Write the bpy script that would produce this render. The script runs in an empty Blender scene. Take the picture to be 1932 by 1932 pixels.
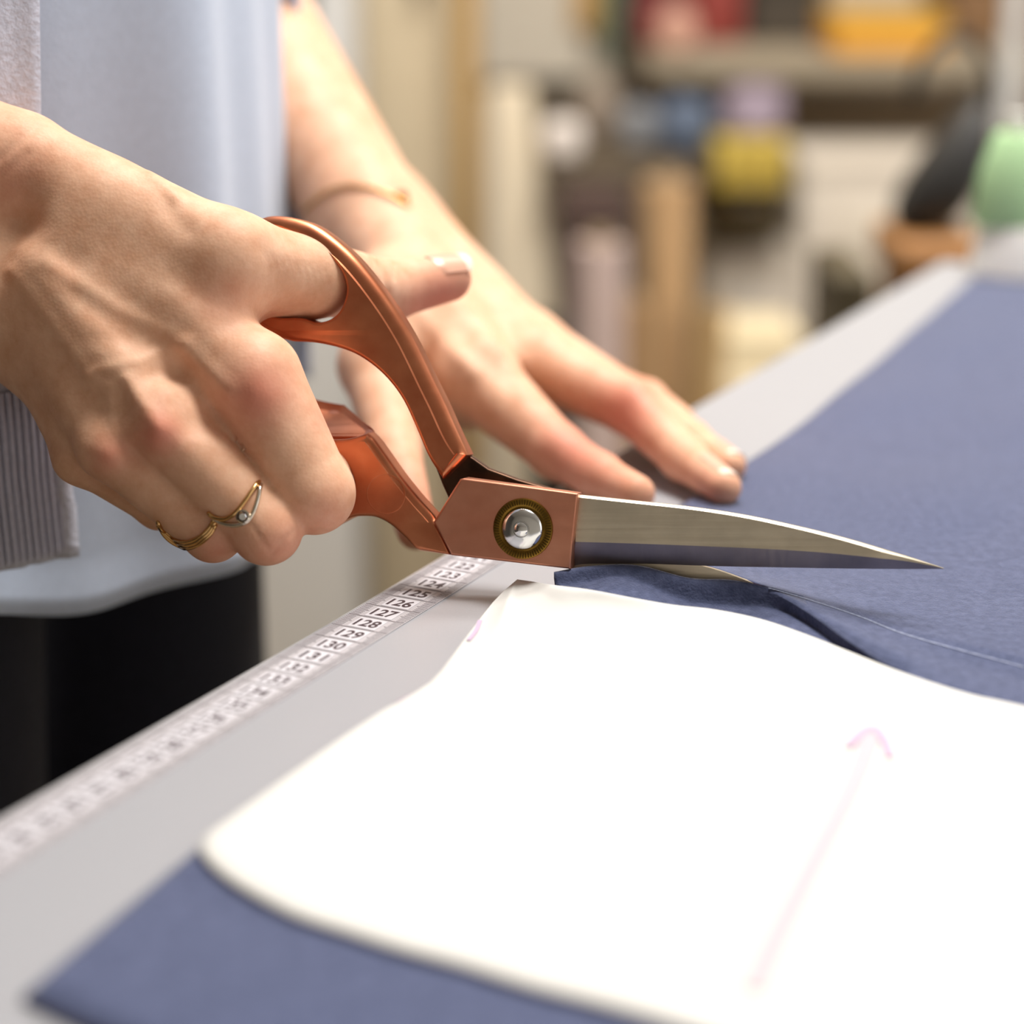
import bpy, bmesh, math, random
import numpy as np
from mathutils import Vector, Matrix
from mathutils.geometry import tessellate_polygon

random.seed(7)
rng = np.random.default_rng(7)
SC = bpy.context.scene
COL = SC.collection

# ------------------------------------------------------------------ camera, light, exposure
TH = math.radians(17.5)
FPX = 3900.0                      # focal length in pixels of the 1932 px frame
TABLE_Z = 0.90
CAM_H = 0.187                     # lens height over the table top
CS, SN = math.cos(TH), math.sin(TH)
CAM = np.array([0.0, 0.0, TABLE_Z + CAM_H])
FWD = np.array([0.0, CS, -SN]); UPV = np.array([0.0, SN, CS]); RGT = np.array([1.0, 0.0, 0.0])

cd = bpy.data.cameras.new('camera')
cam = bpy.data.objects.new('camera', cd); COL.objects.link(cam)
cam.location = CAM
cam.rotation_euler = (math.pi / 2 - TH, 0, 0)
cd.sensor_width = 36.0; cd.sensor_fit = 'HORIZONTAL'
cd.lens = FPX / 1932.0 * 36.0
cd.clip_start = 0.01; cd.clip_end = 60
cd.dof.use_dof = True
cd.dof.focus_distance = 0.541
cd.dof.aperture_fstop = cd.lens / 14.5
cd.dof.aperture_blades = 0
SC.camera = cam

world = bpy.data.worlds.new('room_daylight'); SC.world = world
world.use_nodes = True
wn = world.node_tree.nodes; wl = world.node_tree.links
bgn = wn['Background']
bgn.inputs[0].default_value = (1.0, 0.985, 0.965, 1)
bgn.inputs[1].default_value = 1.15

def area(name, loc, target, size, size_y, power, color):
    l = bpy.data.lights.new(name, 'AREA'); l.shape = 'RECTANGLE'
    l.size = size; l.size_y = size_y; l.energy = power; l.color = color
    o = bpy.data.objects.new(name, l); COL.objects.link(o)
    o.location = loc
    o.rotation_euler = (Vector(target) - Vector(loc)).to_track_quat('-Z', 'Y').to_euler()
    return o
area('ceiling_lamp_light', (0.38, 0.80, 2.6), (0.05, 0.58, 0.9), 0.7, 0.5, 32, (1.0, 0.965, 0.92))
area('rear_fill_light', (0.1, 1.55, 2.6), (0.1, 2.3, 0.3), 1.4, 0.5, 40, (1.0, 0.95, 0.88))  # unseen lamp, added to brighten the cupboards and the back of the room

SC.view_settings.view_transform = 'Standard'
SC.view_settings.look = 'None'
SC.view_settings.exposure = 0.34
SC.view_settings.gamma = 1.0
SC.view_settings.use_curve_mapping = False

# ------------------------------------------------------------------ geometry helpers
def P(u, v, d):
    """world point at depth d (m) that the photograph shows at pixel u, v"""
    return CAM + FWD * d + RGT * ((u - 966) / FPX * d) + UPV * ((966 - v) / FPX * d)

def TB(u, v, h=0.0):
    """world point h metres over the table top"""
    d = (CAM_H - h) / (SN + (v - 966) / FPX * CS)
    return P(u, v, d)

def project(p):
    q = np.asarray(p) - CAM
    d = q @ FWD
    return 966 + FPX * (q @ RGT) / d, 966 - FPX * (q @ UPV) / d, d

def spline(pts, n=8, closed=False):
    """Catmull-Rom through points of any dimension"""
    p = np.array(pts, float)
    m = len(p)
    out = []
    segs = m if closed else m - 1
    for i in range(segs):
        if closed:
            p0, p1, p2, p3 = p[(i - 1) % m], p[i], p[(i + 1) % m], p[(i + 2) % m]
        else:
            p1, p2 = p[i], p[i + 1]
            p0 = p[i - 1] if i > 0 else 2 * p1 - p2
            p3 = p[i + 2] if i + 2 < m else 2 * p2 - p1
        for k in range(n):
            t = k / n
            out.append(0.5 * ((2 * p1) + (-p0 + p2) * t + (2 * p0 - 5 * p1 + 4 * p2 - p3) * t * t + (-p0 + 3 * p1 - 3 * p2 + p3) * t ** 3))
    if not closed:
        out.append(p[-1])
    return np.array(out)

def path(*runs, n=6):
    """closed outline made of spline runs that meet in sharp corners"""
    out = []
    for r in runs:
        s = spline(r, n) if len(r) > 2 else np.array(r, float)
        out += list(s[:-1])
    return np.array(out)

def tag(o, label=None, cat=None, group=None, kind=None):
    if label: o['label'] = label
    if cat: o['category'] = cat
    if group: o['group'] = group
    if kind: o['kind'] = kind
    return o

def empty(name, loc=(0, 0, 0), label=None, cat=None, group=None):
    o = bpy.data.objects.new(name, None); COL.objects.link(o)
    o.empty_display_size = 0.05
    o.location = loc
    return tag(o, label, cat, group)

def mesh_obj(name, verts, faces, mat, parent=None, smooth=True, angle=None, loc=None):
    me = bpy.data.meshes.new(name)
    me.from_pydata([tuple(map(float, v)) for v in verts], [], [tuple(int(i) for i in f) for f in faces])
    me.validate(); me.update()
    return link(name, me, mat, parent, smooth, angle, loc)

def link(name, me, mat, parent=None, smooth=True, angle=None, loc=None):
    if smooth:
        me.polygons.foreach_set('use_smooth', [True] * len(me.polygons))
        if angle is not None:
            me.set_sharp_from_angle(angle=math.radians(angle))
    if mat is not None and not me.materials:
        me.materials.append(mat)
    o = bpy.data.objects.new(name, me); COL.objects.link(o)
    if loc is not None: o.location = loc
    if parent is not None: o.parent = parent
    return o

def bm_obj(name, bm, mat, parent=None, smooth=True, angle=35, loc=None):
    bmesh.ops.recalc_face_normals(bm, faces=bm.faces[:])
    me = bpy.data.meshes.new(name); bm.to_mesh(me); bm.free()
    return link(name, me, mat, parent, smooth, angle, loc)

def rbox(bm, cx, cy, cz, sx, sy, sz, bev=0.003, seg=2, rz=0.0):
    r = bmesh.ops.create_cube(bm, size=1.0)
    vs = r['verts']
    M = Matrix.Translation((cx, cy, cz)) @ Matrix.Rotation(rz, 4, 'Z') @ Matrix.Diagonal((sx, sy, sz, 1))
    bmesh.ops.transform(bm, matrix=M, verts=vs)
    if bev > 0:
        es = {e for v in vs for e in v.link_edges}
        bmesh.ops.bevel(bm, geom=list(es), offset=min(bev, 0.45 * min(sx, sy, sz)), segments=seg, affect='EDGES', profile=0.5)

def revolve(bm, prof, seg=32, M=None, closed=False):
    """surface of revolution about z of (r, z) pairs"""
    rings = []
    for r, z in prof:
        if r < 1e-6:
            rings.append([bm.verts.new((0, 0, z))])
        else:
            rings.append([bm.verts.new((r * math.cos(2 * math.pi * i / seg), r * math.sin(2 * math.pi * i / seg), z)) for i in range(seg)])
    pairs = list(zip(rings[:-1], rings[1:]))
    if closed: pairs.append((rings[-1], rings[0]))
    for a, b in pairs:
        for i in range(seg):
            j = (i + 1) % seg
            if len(a) == 1 and len(b) == 1: continue
            if len(a) == 1: bm.faces.new((a[0], b[j], b[i]))
            elif len(b) == 1: bm.faces.new((a[i], a[j], b[0]))
            else: bm.faces.new((a[i], a[j], b[j], b[i]))
    if M is not None:
        bmesh.ops.transform(bm, matrix=M, verts=[v for r in rings for v in r])

def tube_mesh(pts, rad, seg=10, closed=False, flat=None):
    """tube along points; rad a number or one per point"""
    pts = np.array(pts, float); n = len(pts)
    rad = np.full(n, rad) if np.isscalar(rad) else np.array(rad)
    tan = np.gradient(pts, axis=0) if not closed else (np.roll(pts, -1, 0) - np.roll(pts, 1, 0))
    tan /= np.linalg.norm(tan, axis=1)[:, None]
    ref = np.array([0.0, 0, 1.0]) if abs(tan[0][2]) < .9 else np.array([1.0, 0, 0])
    a = np.cross(tan[0], ref); a /= np.linalg.norm(a)
    V, F = [], []
    for i in range(n):
        a = a - tan[i] * (a @ tan[i]); a /= np.linalg.norm(a)
        b = np.cross(tan[i], a)
        for k in range(seg):
            t = 2 * math.pi * k / seg
            V.append(pts[i] + rad[i] * (a * math.cos(t) + b * math.sin(t)))
    m = n if closed else n - 1
    for i in range(m):
        for k in range(seg):
            k2 = (k + 1) % seg; i2 = (i + 1) % n
            F.append((i * seg + k, i * seg + k2, i2 * seg + k2, i2 * seg + k))
    if not closed:
        F.append(tuple(range(seg))[::-1]); F.append(tuple((n - 1) * seg + k for k in range(seg)))
    return V, F

# ------------------------------------------------------------------ materials
def srgb(r, g, b):
    f = lambda c: (c / 255 / 12.92) if c / 255 <= 0.04045 else ((c / 255 + 0.055) / 1.055) ** 2.4
    return (f(r), f(g), f(b), 1)

def mat(name, col, rough=0.5, metal=0.0, vary=0.0, scale=40, col2=None, bump=0.0, bscale=300, sheen=0.0, sheen_tint=None, sss=0.0, spec=0.5, stretch=None, detail=4, aniso=0.0, coat=0.0):
    m = bpy.data.materials.new(name); m.use_nodes = True
    nt = m.node_tree; b = nt.nodes['Principled BSDF']
    b.inputs['Base Color'].default_value = col
    b.inputs['Roughness'].default_value = rough
    b.inputs['Metallic'].default_value = metal
    b.inputs['Specular IOR Level'].default_value = spec
    if coat: b.inputs['Coat Weight'].default_value = coat; b.inputs['Coat Roughness'].default_value = .15
    if sheen:
        b.inputs['Sheen Weight'].default_value = sheen
        b.inputs['Sheen Roughness'].default_value = 0.36
        if sheen_tint: b.inputs['Sheen Tint'].default_value = sheen_tint
    if sss:
        b.inputs['Subsurface Weight'].default_value = sss
        b.inputs['Subsurface Radius'].default_value = (1.0, 0.35, 0.18)
        b.inputs['Subsurface Scale'].default_value = 0.004
    tc = nt.nodes.new('ShaderNodeTexCoord')
    mp = nt.nodes.new('ShaderNodeMapping')
    nt.links.new(tc.outputs['Object'], mp.inputs[0])
    if stretch: mp.inputs['Scale'].default_value = stretch
    if vary:
        n = nt.nodes.new('ShaderNodeTexNoise'); n.inputs['Scale'].default_value = scale; n.inputs['Detail'].default_value = detail
        nt.links.new(mp.outputs[0], n.inputs['Vector'])
        r = nt.nodes.new('ShaderNodeValToRGB')
        c2 = col2 or tuple([c * (1 - vary) for c in col[:3]] + [1])
        r.color_ramp.elements[0].position = .35; r.color_ramp.elements[1].position = .68
        r.color_ramp.elements[0].color = c2; r.color_ramp.elements[1].color = col
        nt.links.new(n.outputs['Fac'], r.inputs[0]); nt.links.new(r.outputs[0], b.inputs['Base Color'])
    if bump:
        n2 = nt.nodes.new('ShaderNodeTexNoise'); n2.inputs['Scale'].default_value = bscale; n2.inputs['Detail'].default_value = 3
        nt.links.new(mp.outputs[0], n2.inputs['Vector'])
        bp = nt.nodes.new('ShaderNodeBump'); bp.inputs['Strength'].default_value = bump; bp.inputs['Distance'].default_value = 0.001
        nt.links.new(n2.outputs['Fac'], bp.inputs['Height']); nt.links.new(bp.outputs[0], b.inputs['Normal'])
    return m

def skin_mat(name, fine=True):
    m = mat(name, srgb(222, 172, 138), rough=0.55, sss=0.18, spec=0.3)
    nt = m.node_tree; b = nt.nodes['Principled BSDF']
    at = nt.nodes.new('ShaderNodeAttribute'); at.attribute_name = 'tone'
    sep = nt.nodes.new('ShaderNodeSeparateColor'); nt.links.new(at.outputs['Color'], sep.inputs[0])
    tc = nt.nodes.new('ShaderNodeTexCoord')
    n = nt.nodes.new('ShaderNodeTexNoise'); n.inputs['Scale'].default_value = 130; n.inputs['Detail'].default_value = 6; n.inputs['Roughness'].default_value = .65
    nt.links.new(tc.outputs['Object'], n.inputs['Vector'])
    r = nt.nodes.new('ShaderNodeValToRGB')
    r.color_ramp.elements[0].position = .3; r.color_ramp.elements[1].position = .72
    r.color_ramp.elements[0].color = srgb(213, 160, 127); r.color_ramp.elements[1].color = srgb(234, 190, 159)
    nt.links.new(n.outputs['Fac'], r.inputs[0])
    mx = nt.nodes.new('ShaderNodeMix'); mx.data_type = 'RGBA'
    nt.links.new(sep.outputs[0], mx.inputs[0]); nt.links.new(r.outputs[0], mx.inputs[6]); mx.inputs[7].default_value = srgb(206, 120, 100)
    mx2 = nt.nodes.new('ShaderNodeMix'); mx2.data_type = 'RGBA'
    nt.links.new(sep.outputs[1], mx2.inputs[0]); nt.links.new(mx.outputs[2], mx2.inputs[6]); mx2.inputs[7].default_value = srgb(178, 122, 88)
    nt.links.new(mx2.outputs[2], b.inputs['Base Color'])
    if fine:
        v = nt.nodes.new('ShaderNodeTexVoronoi'); v.inputs['Scale'].default_value = 1100
        nt.links.new(tc.outputs['Object'], v.inputs['Vector'])
        n3 = nt.nodes.new('ShaderNodeTexNoise'); n3.inputs['Scale'].default_value = 420; n3.inputs['Detail'].default_value = 5
        nt.links.new(tc.outputs['Object'], n3.inputs['Vector'])
        ad = nt.nodes.new('ShaderNodeMath'); ad.operation = 'MULTIPLY_ADD'; ad.inputs[1].default_value = .5
        nt.links.new(v.outputs['Distance'], ad.inputs[0]); nt.links.new(n3.outputs['Fac'], ad.inputs[2])
        bp = nt.nodes.new('ShaderNodeBump'); bp.inputs['Strength'].default_value = .13; bp.inputs['Distance'].default_value = .0006
        nt.links.new(ad.outputs[0], bp.inputs['Height']); nt.links.new(bp.outputs[0], b.inputs['Normal'])
    return m

def metal_scratched(name, col, col2, rough, scratch_axis, amt=.25):
    m = mat(name, col, rough=rough, metal=1.0, vary=.3, scale=90, col2=col2, detail=8)
    nt = m.node_tree; b = nt.nodes['Principled BSDF']
    tc = nt.nodes.new('ShaderNodeTexCoord'); mp = nt.nodes.new('ShaderNodeMapping')
    mp.inputs['Scale'].default_value = scratch_axis
    nt.links.new(tc.outputs['Object'], mp.inputs[0])
    n = nt.nodes.new('ShaderNodeTexNoise'); n.inputs['Scale'].default_value = 60; n.inputs['Detail'].default_value = 6
    nt.links.new(mp.outputs[0], n.inputs['Vector'])
    mr = nt.nodes.new('ShaderNodeMapRange'); mr.inputs[3].default_value = rough - .1; mr.inputs[4].default_value = rough + .14
    nt.links.new(n.outputs['Fac'], mr.inputs[0]); nt.links.new(mr.outputs[0], b.inputs['Roughness'])
    bp = nt.nodes.new('ShaderNodeBump'); bp.inputs['Strength'].default_value = amt; bp.inputs['Distance'].default_value = .0002
    nt.links.new(n.outputs['Fac'], bp.inputs['Height']); nt.links.new(bp.outputs[0], b.inputs['Normal'])
    return m

M = {}
M['skin'] = skin_mat('skin')
M['nail'] = mat('fingernail', srgb(226, 172, 148), rough=.3, sss=.1, spec=.5)
M['nail_tip'] = mat('fingernail_tip', srgb(240, 222, 206), rough=.3)
M['copper'] = metal_scratched('copper', srgb(206, 132, 96), srgb(186, 110, 78), .33, (1, 1, 1))
M['copper_block'] = metal_scratched('copper_bolster', srgb(206, 146, 120), srgb(192, 128, 102), .42, (.5, 6, 1))
M['copper_dark'] = metal_scratched('tarnished_copper', srgb(92, 66, 50), srgb(52, 38, 32), .36, (1, 1, 1))
M['steel'] = metal_scratched('brushed_steel', srgb(222, 211, 190), srgb(204, 194, 175), .36, (.35, 14, 1), .3)
M['steel_bevel'] = metal_scratched('ground_steel', srgb(186, 172, 166), srgb(164, 152, 148), .4, (14, .35, 1), .3)
M['chrome'] = mat('polished_steel', srgb(226, 226, 226), rough=.14, metal=1.0)
M['brass'] = metal_scratched('aged_brass', srgb(150, 116, 50), srgb(104, 78, 32), .36, (1, 1, 1))
M['brass_dark'] = mat('dark_brass', srgb(92, 72, 34), rough=.4, metal=1.0)
M['gold'] = mat('gold', srgb(214, 170, 112), rough=.18, metal=1.0)
M['white_gold'] = mat('white_gold', srgb(222, 212, 196), rough=.18, metal=1.0)
M['gem'] = mat('clear_stone', srgb(235, 235, 235), rough=.05, metal=1.0)
M['table'] = mat('grey_laminate', srgb(164, 165, 170), rough=.36, vary=.05, scale=1600, bump=.06, bscale=2500)
M['table_edge'] = mat('table_edge_strip', srgb(180, 178, 176), rough=.3)
M['table_dark'] = mat('table_frame', srgb(70, 66, 64), rough=.5, metal=.4)
M['tape'] = mat('tape_ground', srgb(178, 174, 178), rough=.5)
M['tape_box'] = mat('tape_number_box', srgb(204, 202, 208), rough=.5)
M['tape_ink'] = mat('tape_ink', srgb(58, 40, 46), rough=.6)
M['paper'] = mat('pattern_paper', srgb(207, 206, 202), rough=.8, vary=.015, scale=120)
M['chalk'] = mat('violet_chalk', srgb(190, 166, 189), rough=.9)
M['chalk_edge'] = mat('violet_chalk_edge', srgb(160, 122, 152), rough=.9)
M['chalk_white'] = mat('white_chalk', srgb(150, 158, 182), rough=.9)
M['fabric'] = mat('blue_suede_cloth', srgb(86, 93, 122), rough=.9, vary=.3, scale=420, col2=srgb(70, 77, 104), bump=.3, bscale=1500, sheen=1.0, sheen_tint=srgb(208, 214, 236), spec=.15, detail=7)
M['fabric_edge'] = mat('cut_cloth_edge', srgb(58, 46, 74), rough=.95)
M['shirt'] = mat('pale_blue_cotton', srgb(186, 198, 217), rough=.85, vary=.05, scale=300, bump=.15, bscale=900, sheen=.2, spec=.2)
M['cardigan'] = mat('grey_knit', srgb(204, 207, 222), rough=.95, vary=.16, scale=500, bump=.5, bscale=700, sheen=.3, spec=.1)
M['trousers'] = mat('black_trousers', srgb(27, 28, 38), rough=.85, vary=.2, scale=200, bump=.2, sheen=.1, spec=.15)

# ------------------------------------------------------------------ signed distance modelling (bodies, hands)
def smin(a, b, k):
    h = np.clip(0.5 + 0.5 * (b - a) / k, 0, 1)
    return b * (1 - h) + a * h - k * h * (1 - h)

class RC:
    """tapered capsule"""
    def __init__(s, a, b, ra, rb, sq=None):
        s.a = np.asarray(a, np.float32); s.b = np.asarray(b, np.float32); s.ra, s.rb = ra, rb
    def __call__(s, p):
        ba = s.b - s.a; pa = p - s.a
        t = np.clip(pa @ ba / max(float(ba @ ba), 1e-12), 0, 1)
        q = pa - t[:, None] * ba
        return np.sqrt(np.einsum('ij,ij->i', q, q)) - (s.ra + (s.rb - s.ra) * t)
    def bounds(s):
        r = max(s.ra, s.rb)
        return np.minimum(s.a, s.b) - r, np.maximum(s.a, s.b) + r

class Blend:
    def __init__(s, items, k): s.items, s.k = items, k
    def __call__(s, p):
        d = s.items[0](p)
        for it in s.items[1:]:
            d = smin(d, it(p), s.k)
        return d
    def bounds(s):
        bs = [i.bounds() for i in s.items]
        return np.min([b[0] for b in bs], 0), np.max([b[1] for b in bs], 0)

def surface(f, h, refine=1, clip=None, pad=0.004, newton=3):
    lo, hi = f.bounds(); lo = lo - pad - h; hi = hi + pad + h
    if clip is not None:
        lo = np.maximum(lo, clip[0]); hi = np.minimum(hi, clip[1])
    n = np.ceil((hi - lo) / h).astype(int) + 1
    ax = [lo[i] + h * np.arange(n[i]) for i in range(3)]
    G = np.empty(n, np.float32)
    yy, zz = np.meshgrid(ax[1], ax[2], indexing='ij')
    step = max(1, int(200000 / yy.size))
    for i0 in range(0, n[0], step):
        xs = ax[0][i0:i0 + step]
        pts = np.empty((len(xs), n[1], n[2], 3), np.float32)
        pts[..., 0] = xs[:, None, None]; pts[..., 1] = yy; pts[..., 2] = zz
        G[i0:i0 + step] = f(pts.reshape(-1, 3)).reshape(len(xs), n[1], n[2])
    S = G < 0
    c = [S[dx:n[0] - 1 + dx, dy:n[1] - 1 + dy, dz:n[2] - 1 + dz] for dx in (0, 1) for dy in (0, 1) for dz in (0, 1)]
    cnt = sum(x.astype(np.int8) for x in c)
    cells = np.argwhere((cnt > 0) & (cnt < 8))
    idx = -np.ones(n - 1, np.int64); idx[tuple(cells.T)] = np.arange(len(cells))
    acc = np.zeros((len(cells), 3)); w = np.zeros(len(cells))
    offs = [(dx, dy, dz) for dx in (0, 1) for dy in (0, 1) for dz in (0, 1)]
    for a in offs:
        for axis in range(3):
            if a[axis]: continue
            b = list(a); b[axis] = 1
            va = G[tuple((cells + a).T)]; vb = G[tuple((cells + b).T)]
            m = (va < 0) != (vb < 0)
            t = np.where(m, va / np.where(m, va - vb, 1), 0)
            q = np.tile(np.array(a, float), (len(cells), 1)); q[:, axis] = t
            acc[m] += q[m]; w[m] += 1
    V = lo + h * (cells + acc / w[:, None])
    F = []
    for axis in range(3):
        o = [i for i in range(3) if i != axis]
        sl0 = [slice(None)] * 3; sl1 = [slice(None)] * 3
        sl0[axis] = slice(0, -1); sl1[axis] = slice(1, None)
        ch = S[tuple(sl0)] != S[tuple(sl1)]
        e = np.argwhere(ch)
        ok = (e[:, o[0]] > 0) & (e[:, o[1]] > 0) & (e[:, o[0]] < n[o[0]] - 1) & (e[:, o[1]] < n[o[1]] - 1)
        e = e[ok]
        inside = S[tuple(e.T)]
        def cell(d0, d1):
            q = e.copy(); q[:, o[0]] -= d0; q[:, o[1]] -= d1
            return idx[tuple(q.T)]
        quad = np.stack([cell(1, 1), cell(0, 1), cell(0, 0), cell(1, 0)], 1)
        flip = inside if axis != 1 else ~inside
        quad[~flip] = quad[~flip][:, ::-1]
        F.append(quad)
    F = np.concatenate(F)
    F = F[(F >= 0).all(1)]
    V = newton_project(f, V, newton)
    for _ in range(refine):
        V, F = subdivide(V, F)
        V = newton_project(f, V, 2)
    return V, F

def grad(f, V, e=2e-4):
    g = np.empty_like(V)
    for i in range(3):
        d = np.zeros(3); d[i] = e
        g[:, i] = (f((V + d).astype(np.float32)) - f((V - d).astype(np.float32))) / (2 * e)
    return g

def newton_project(f, V, n):
    for _ in range(n):
        v = f(V.astype(np.float32)); g = grad(f, V)
        st = (v / np.maximum((g * g).sum(1), .2))[:, None] * g
        V = V - np.clip(st, -.003, .003)
    return V

def subdivide(V, F):
    E = np.concatenate([np.sort(F[:, [i, (i + 1) % 4]], 1) for i in range(4)])
    U, inv = np.unique(E, axis=0, return_inverse=True); inv = inv.reshape(-1)
    m = len(F)
    ei = [inv[i * m:(i + 1) * m] + len(V) for i in range(4)]
    fc = np.arange(m) + len(V) + len(U)
    V2 = np.concatenate([V, (V[U[:, 0]] + V[U[:, 1]]) / 2, V[F].mean(1)])
    Q = [np.stack([F[:, i], ei[i], fc, ei[i - 1]], 1) for i in range(4)]
    return V2, np.concatenate(Q)

def seg_dist(U2, poly):
    """distance of 2-D points to a polyline"""
    best = np.full(len(U2), 1e9)
    for a, b in zip(poly[:-1], poly[1:]):
        a = np.array(a, float); b = np.array(b, float); ba = b - a
        t = np.clip(((U2 - a) @ ba) / (ba @ ba), 0, 1)
        best = np.minimum(best, np.linalg.norm(U2 - a - t[:, None] * ba, axis=1))
    return best

def rpx(px, d): return px * d / FPX

def chain(pts):
    """capsules through (u, v, depth, radius in pixels)"""
    out = []
    for a, b in zip(pts[:-1], pts[1:]):
        out.append(RC(P(*a[:3]), P(*b[:3]), rpx(a[3], a[2]), rpx(b[3], b[2])))
    return out

# ------------------------------------------------------------------ the room
def Q(u, v, Y):
    """world point on the upright plane y = Y"""
    d = Y / (CS + (966 - v) / FPX * SN)
    return P(u, v, d)

M['wall'] = mat('cream_wall', srgb(196, 184, 166), rough=.8, vary=.06, scale=6)
M['floor'] = mat('wood_floor', srgb(158, 142, 120), rough=.5, vary=.06, scale=5)
def slab(name, x0, x1, y0, y1, z0, z1, m, kind='structure'):
    bm = bmesh.new(); rbox(bm, (x0 + x1) / 2, (y0 + y1) / 2, (z0 + z1) / 2, x1 - x0, y1 - y0, z1 - z0, 0)
    o = bm_obj(name, bm, m, None, smooth=False); o['kind'] = kind
    return o
slab('floor', -2.2, 3.2, -1.6, 3.4, -.05, 0, M['floor'])
slab('wall_back', -2.2, 3.2, 3.3, 3.4, 0, 2.7, M['wall'])
slab('baseboard_back', -2.2, 3.2, 3.285, 3.3, 0, .09, mat('white_trim', srgb(222, 216, 206), rough=.5))
M['wall_grey'] = mat('light_wall', srgb(188, 184, 176), rough=.8, vary=.06, scale=6)
slab('unseen_wall_left', -2.3, -2.2, -1.7, 3.4, 0, 2.7, mat('dark_wall', srgb(78, 74, 70), rough=.85, vary=.06, scale=6))  # unseen wall, added and kept dark to block ambient light from the left
slab('unseen_wall_front', -2.2, 3.2, -1.7, -1.6, 0, 2.7, M['wall_grey'])  # unseen wall behind the camera, added to hold back ambient light
slab('ceiling', -2.3, 3.2, -1.7, 3.4, 2.7, 2.8, mat('ceiling_paint', srgb(206, 204, 200), rough=.9))  # unseen too, added so that ambient light enters only from the right

# ------------------------------------------------------------------ cutting table with the tape along its edge
AX = np.array([.457, .89, 0]); AX /= np.linalg.norm(AX)       # along the edge, away from the lens
BX = np.array([AX[1], -AX[0], 0])                              # into the table
O_T = TB(838, 1044)
ROT_T = math.atan2(BX[1], BX[0])
def tl(p):
    q = np.asarray(p) - O_T; return q @ BX, q @ AX
table = empty('cutting_table', O_T, 'long cutting table with light grey top and a measuring tape along its edge', 'table')
table.rotation_euler.z = ROT_T
far_y = tl(TB(1838, 497))[1]
near_y = -.75; WID = 1.15
bm = bmesh.new(); rbox(bm, WID / 2 + .0005, (far_y + near_y) / 2, -.0145, WID, far_y - near_y, .029, .0012, 3)
bm_obj('tabletop', bm, M['table'], table)
bm = bmesh.new(); rbox(bm, -.0006, (far_y + near_y) / 2, -.0150, .0022, far_y - near_y, .0270, .0006, 2)
bm_obj('edge_strip', bm, M['table_edge'], table)
for (x, y) in ((.32, near_y + .12), (WID - .09, near_y + .12), (.32, far_y - .12), (WID - .09, far_y - .12)):
    bm = bmesh.new(); rbox(bm, x, y, -(TABLE_Z + .029) / 2, .05, .05, TABLE_Z - .029, .003)
    lg = bm_obj('leg', bm, M['table_dark'], table)
    bm = bmesh.new(); rbox(bm, x, y, -TABLE_Z + .008, .062, .062, .016, .004)
    bm_obj('foot', bm, M['table_dark'], lg)
for y in (near_y + .12, far_y - .12):
    bm = bmesh.new(); rbox(bm, (.32 + WID - .09) / 2, y, -.06, WID - .41 - .06, .03, .06, .003)
    bm_obj('apron', bm, M['table_dark'], table)

TS = .0085                                                     # one tape unit
tape_y = tl(TB(757, 1141))[1]
TX0, TX1 = .0022, .0186
tb0, tb1 = tape_y - .205, tape_y + .075
bm = bmesh.new(); rbox(bm, (TX0 + TX1) / 2, (tb0 + tb1) / 2, .00015, TX1 - TX0, tb1 - tb0, .0003, 0)
tape = bm_obj('measuring_tape', bm, M['tape'], table, smooth=False)
box_me = None
for n in range(118, 152):
    y = tape_y - (n - 126) * TS
    if not (tb0 < y - TS / 2 and y + TS / 2 < tb1): continue
    if box_me is None:
        bm = bmesh.new(); rbox(bm, 0, 0, 0, .0080, .0071, .0001, 0)
        box_me = bpy.data.meshes.new('number_box'); bm.to_mesh(box_me); bm.free(); box_me.materials.append(M['tape_box'])
    o = bpy.data.objects.new('number_box', box_me); COL.objects.link(o); o.parent = tape
    o.location = ((TX0 + TX1) / 2, y, .00036)
    cu = bpy.data.curves.new('number', 'FONT'); cu.body = str(n); cu.size = .008; cu.align_x = 'CENTER'; cu.align_y = 'CENTER'; cu.offset = .0002; cu.resolution_u = 3
    to = bpy.data.objects.new('number', cu); COL.objects.link(to)
    bpy.context.view_layer.update()
    me = bpy.data.meshes.new_from_object(to.evaluated_get(bpy.context.evaluated_depsgraph_get()))
    bpy.data.objects.remove(to); bpy.data.curves.remove(cu)
    co = np.empty(len(me.vertices) * 3); me.vertices.foreach_get('co', co); co = co.reshape(-1, 3)
    lo, hi = co.min(0), co.max(0)
    co = (co - (lo + hi) / 2) * np.array([.0068 / (hi[0] - lo[0]), .0049 / (hi[1] - lo[1]), 1])
    me.vertices.foreach_set('co', co.ravel()); me.name = 'number'
    no = link('number', me, M['tape_ink'], tape, smooth=False)
    no.location = ((TX0 + TX1) / 2, y, .00044)
bm = bmesh.new()
for kk in range(-400, 400):
    y = tape_y + TS / 2 + kk * TS / 10
    if not tb0 + .0003 < y < tb1 - .0003: continue
    if kk % 10 == 0:
        rbox(bm, (TX0 + TX1) / 2, y, .00042, TX1 - TX0 - .0002, .00014, .00006, 0)
    else:
        ln = .0032 if kk % 5 == 0 else .0025
        rbox(bm, TX0 + ln / 2 + .0002, y, .00034, ln, .00010, .00006, 0)
        rbox(bm, TX1 - ln / 2 - .0002, y, .00034, ln, .00010, .00006, 0)
bm_obj('tick_marks', bm, M['tape_ink'], tape, smooth=False)['kind'] = 'stuff'

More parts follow.
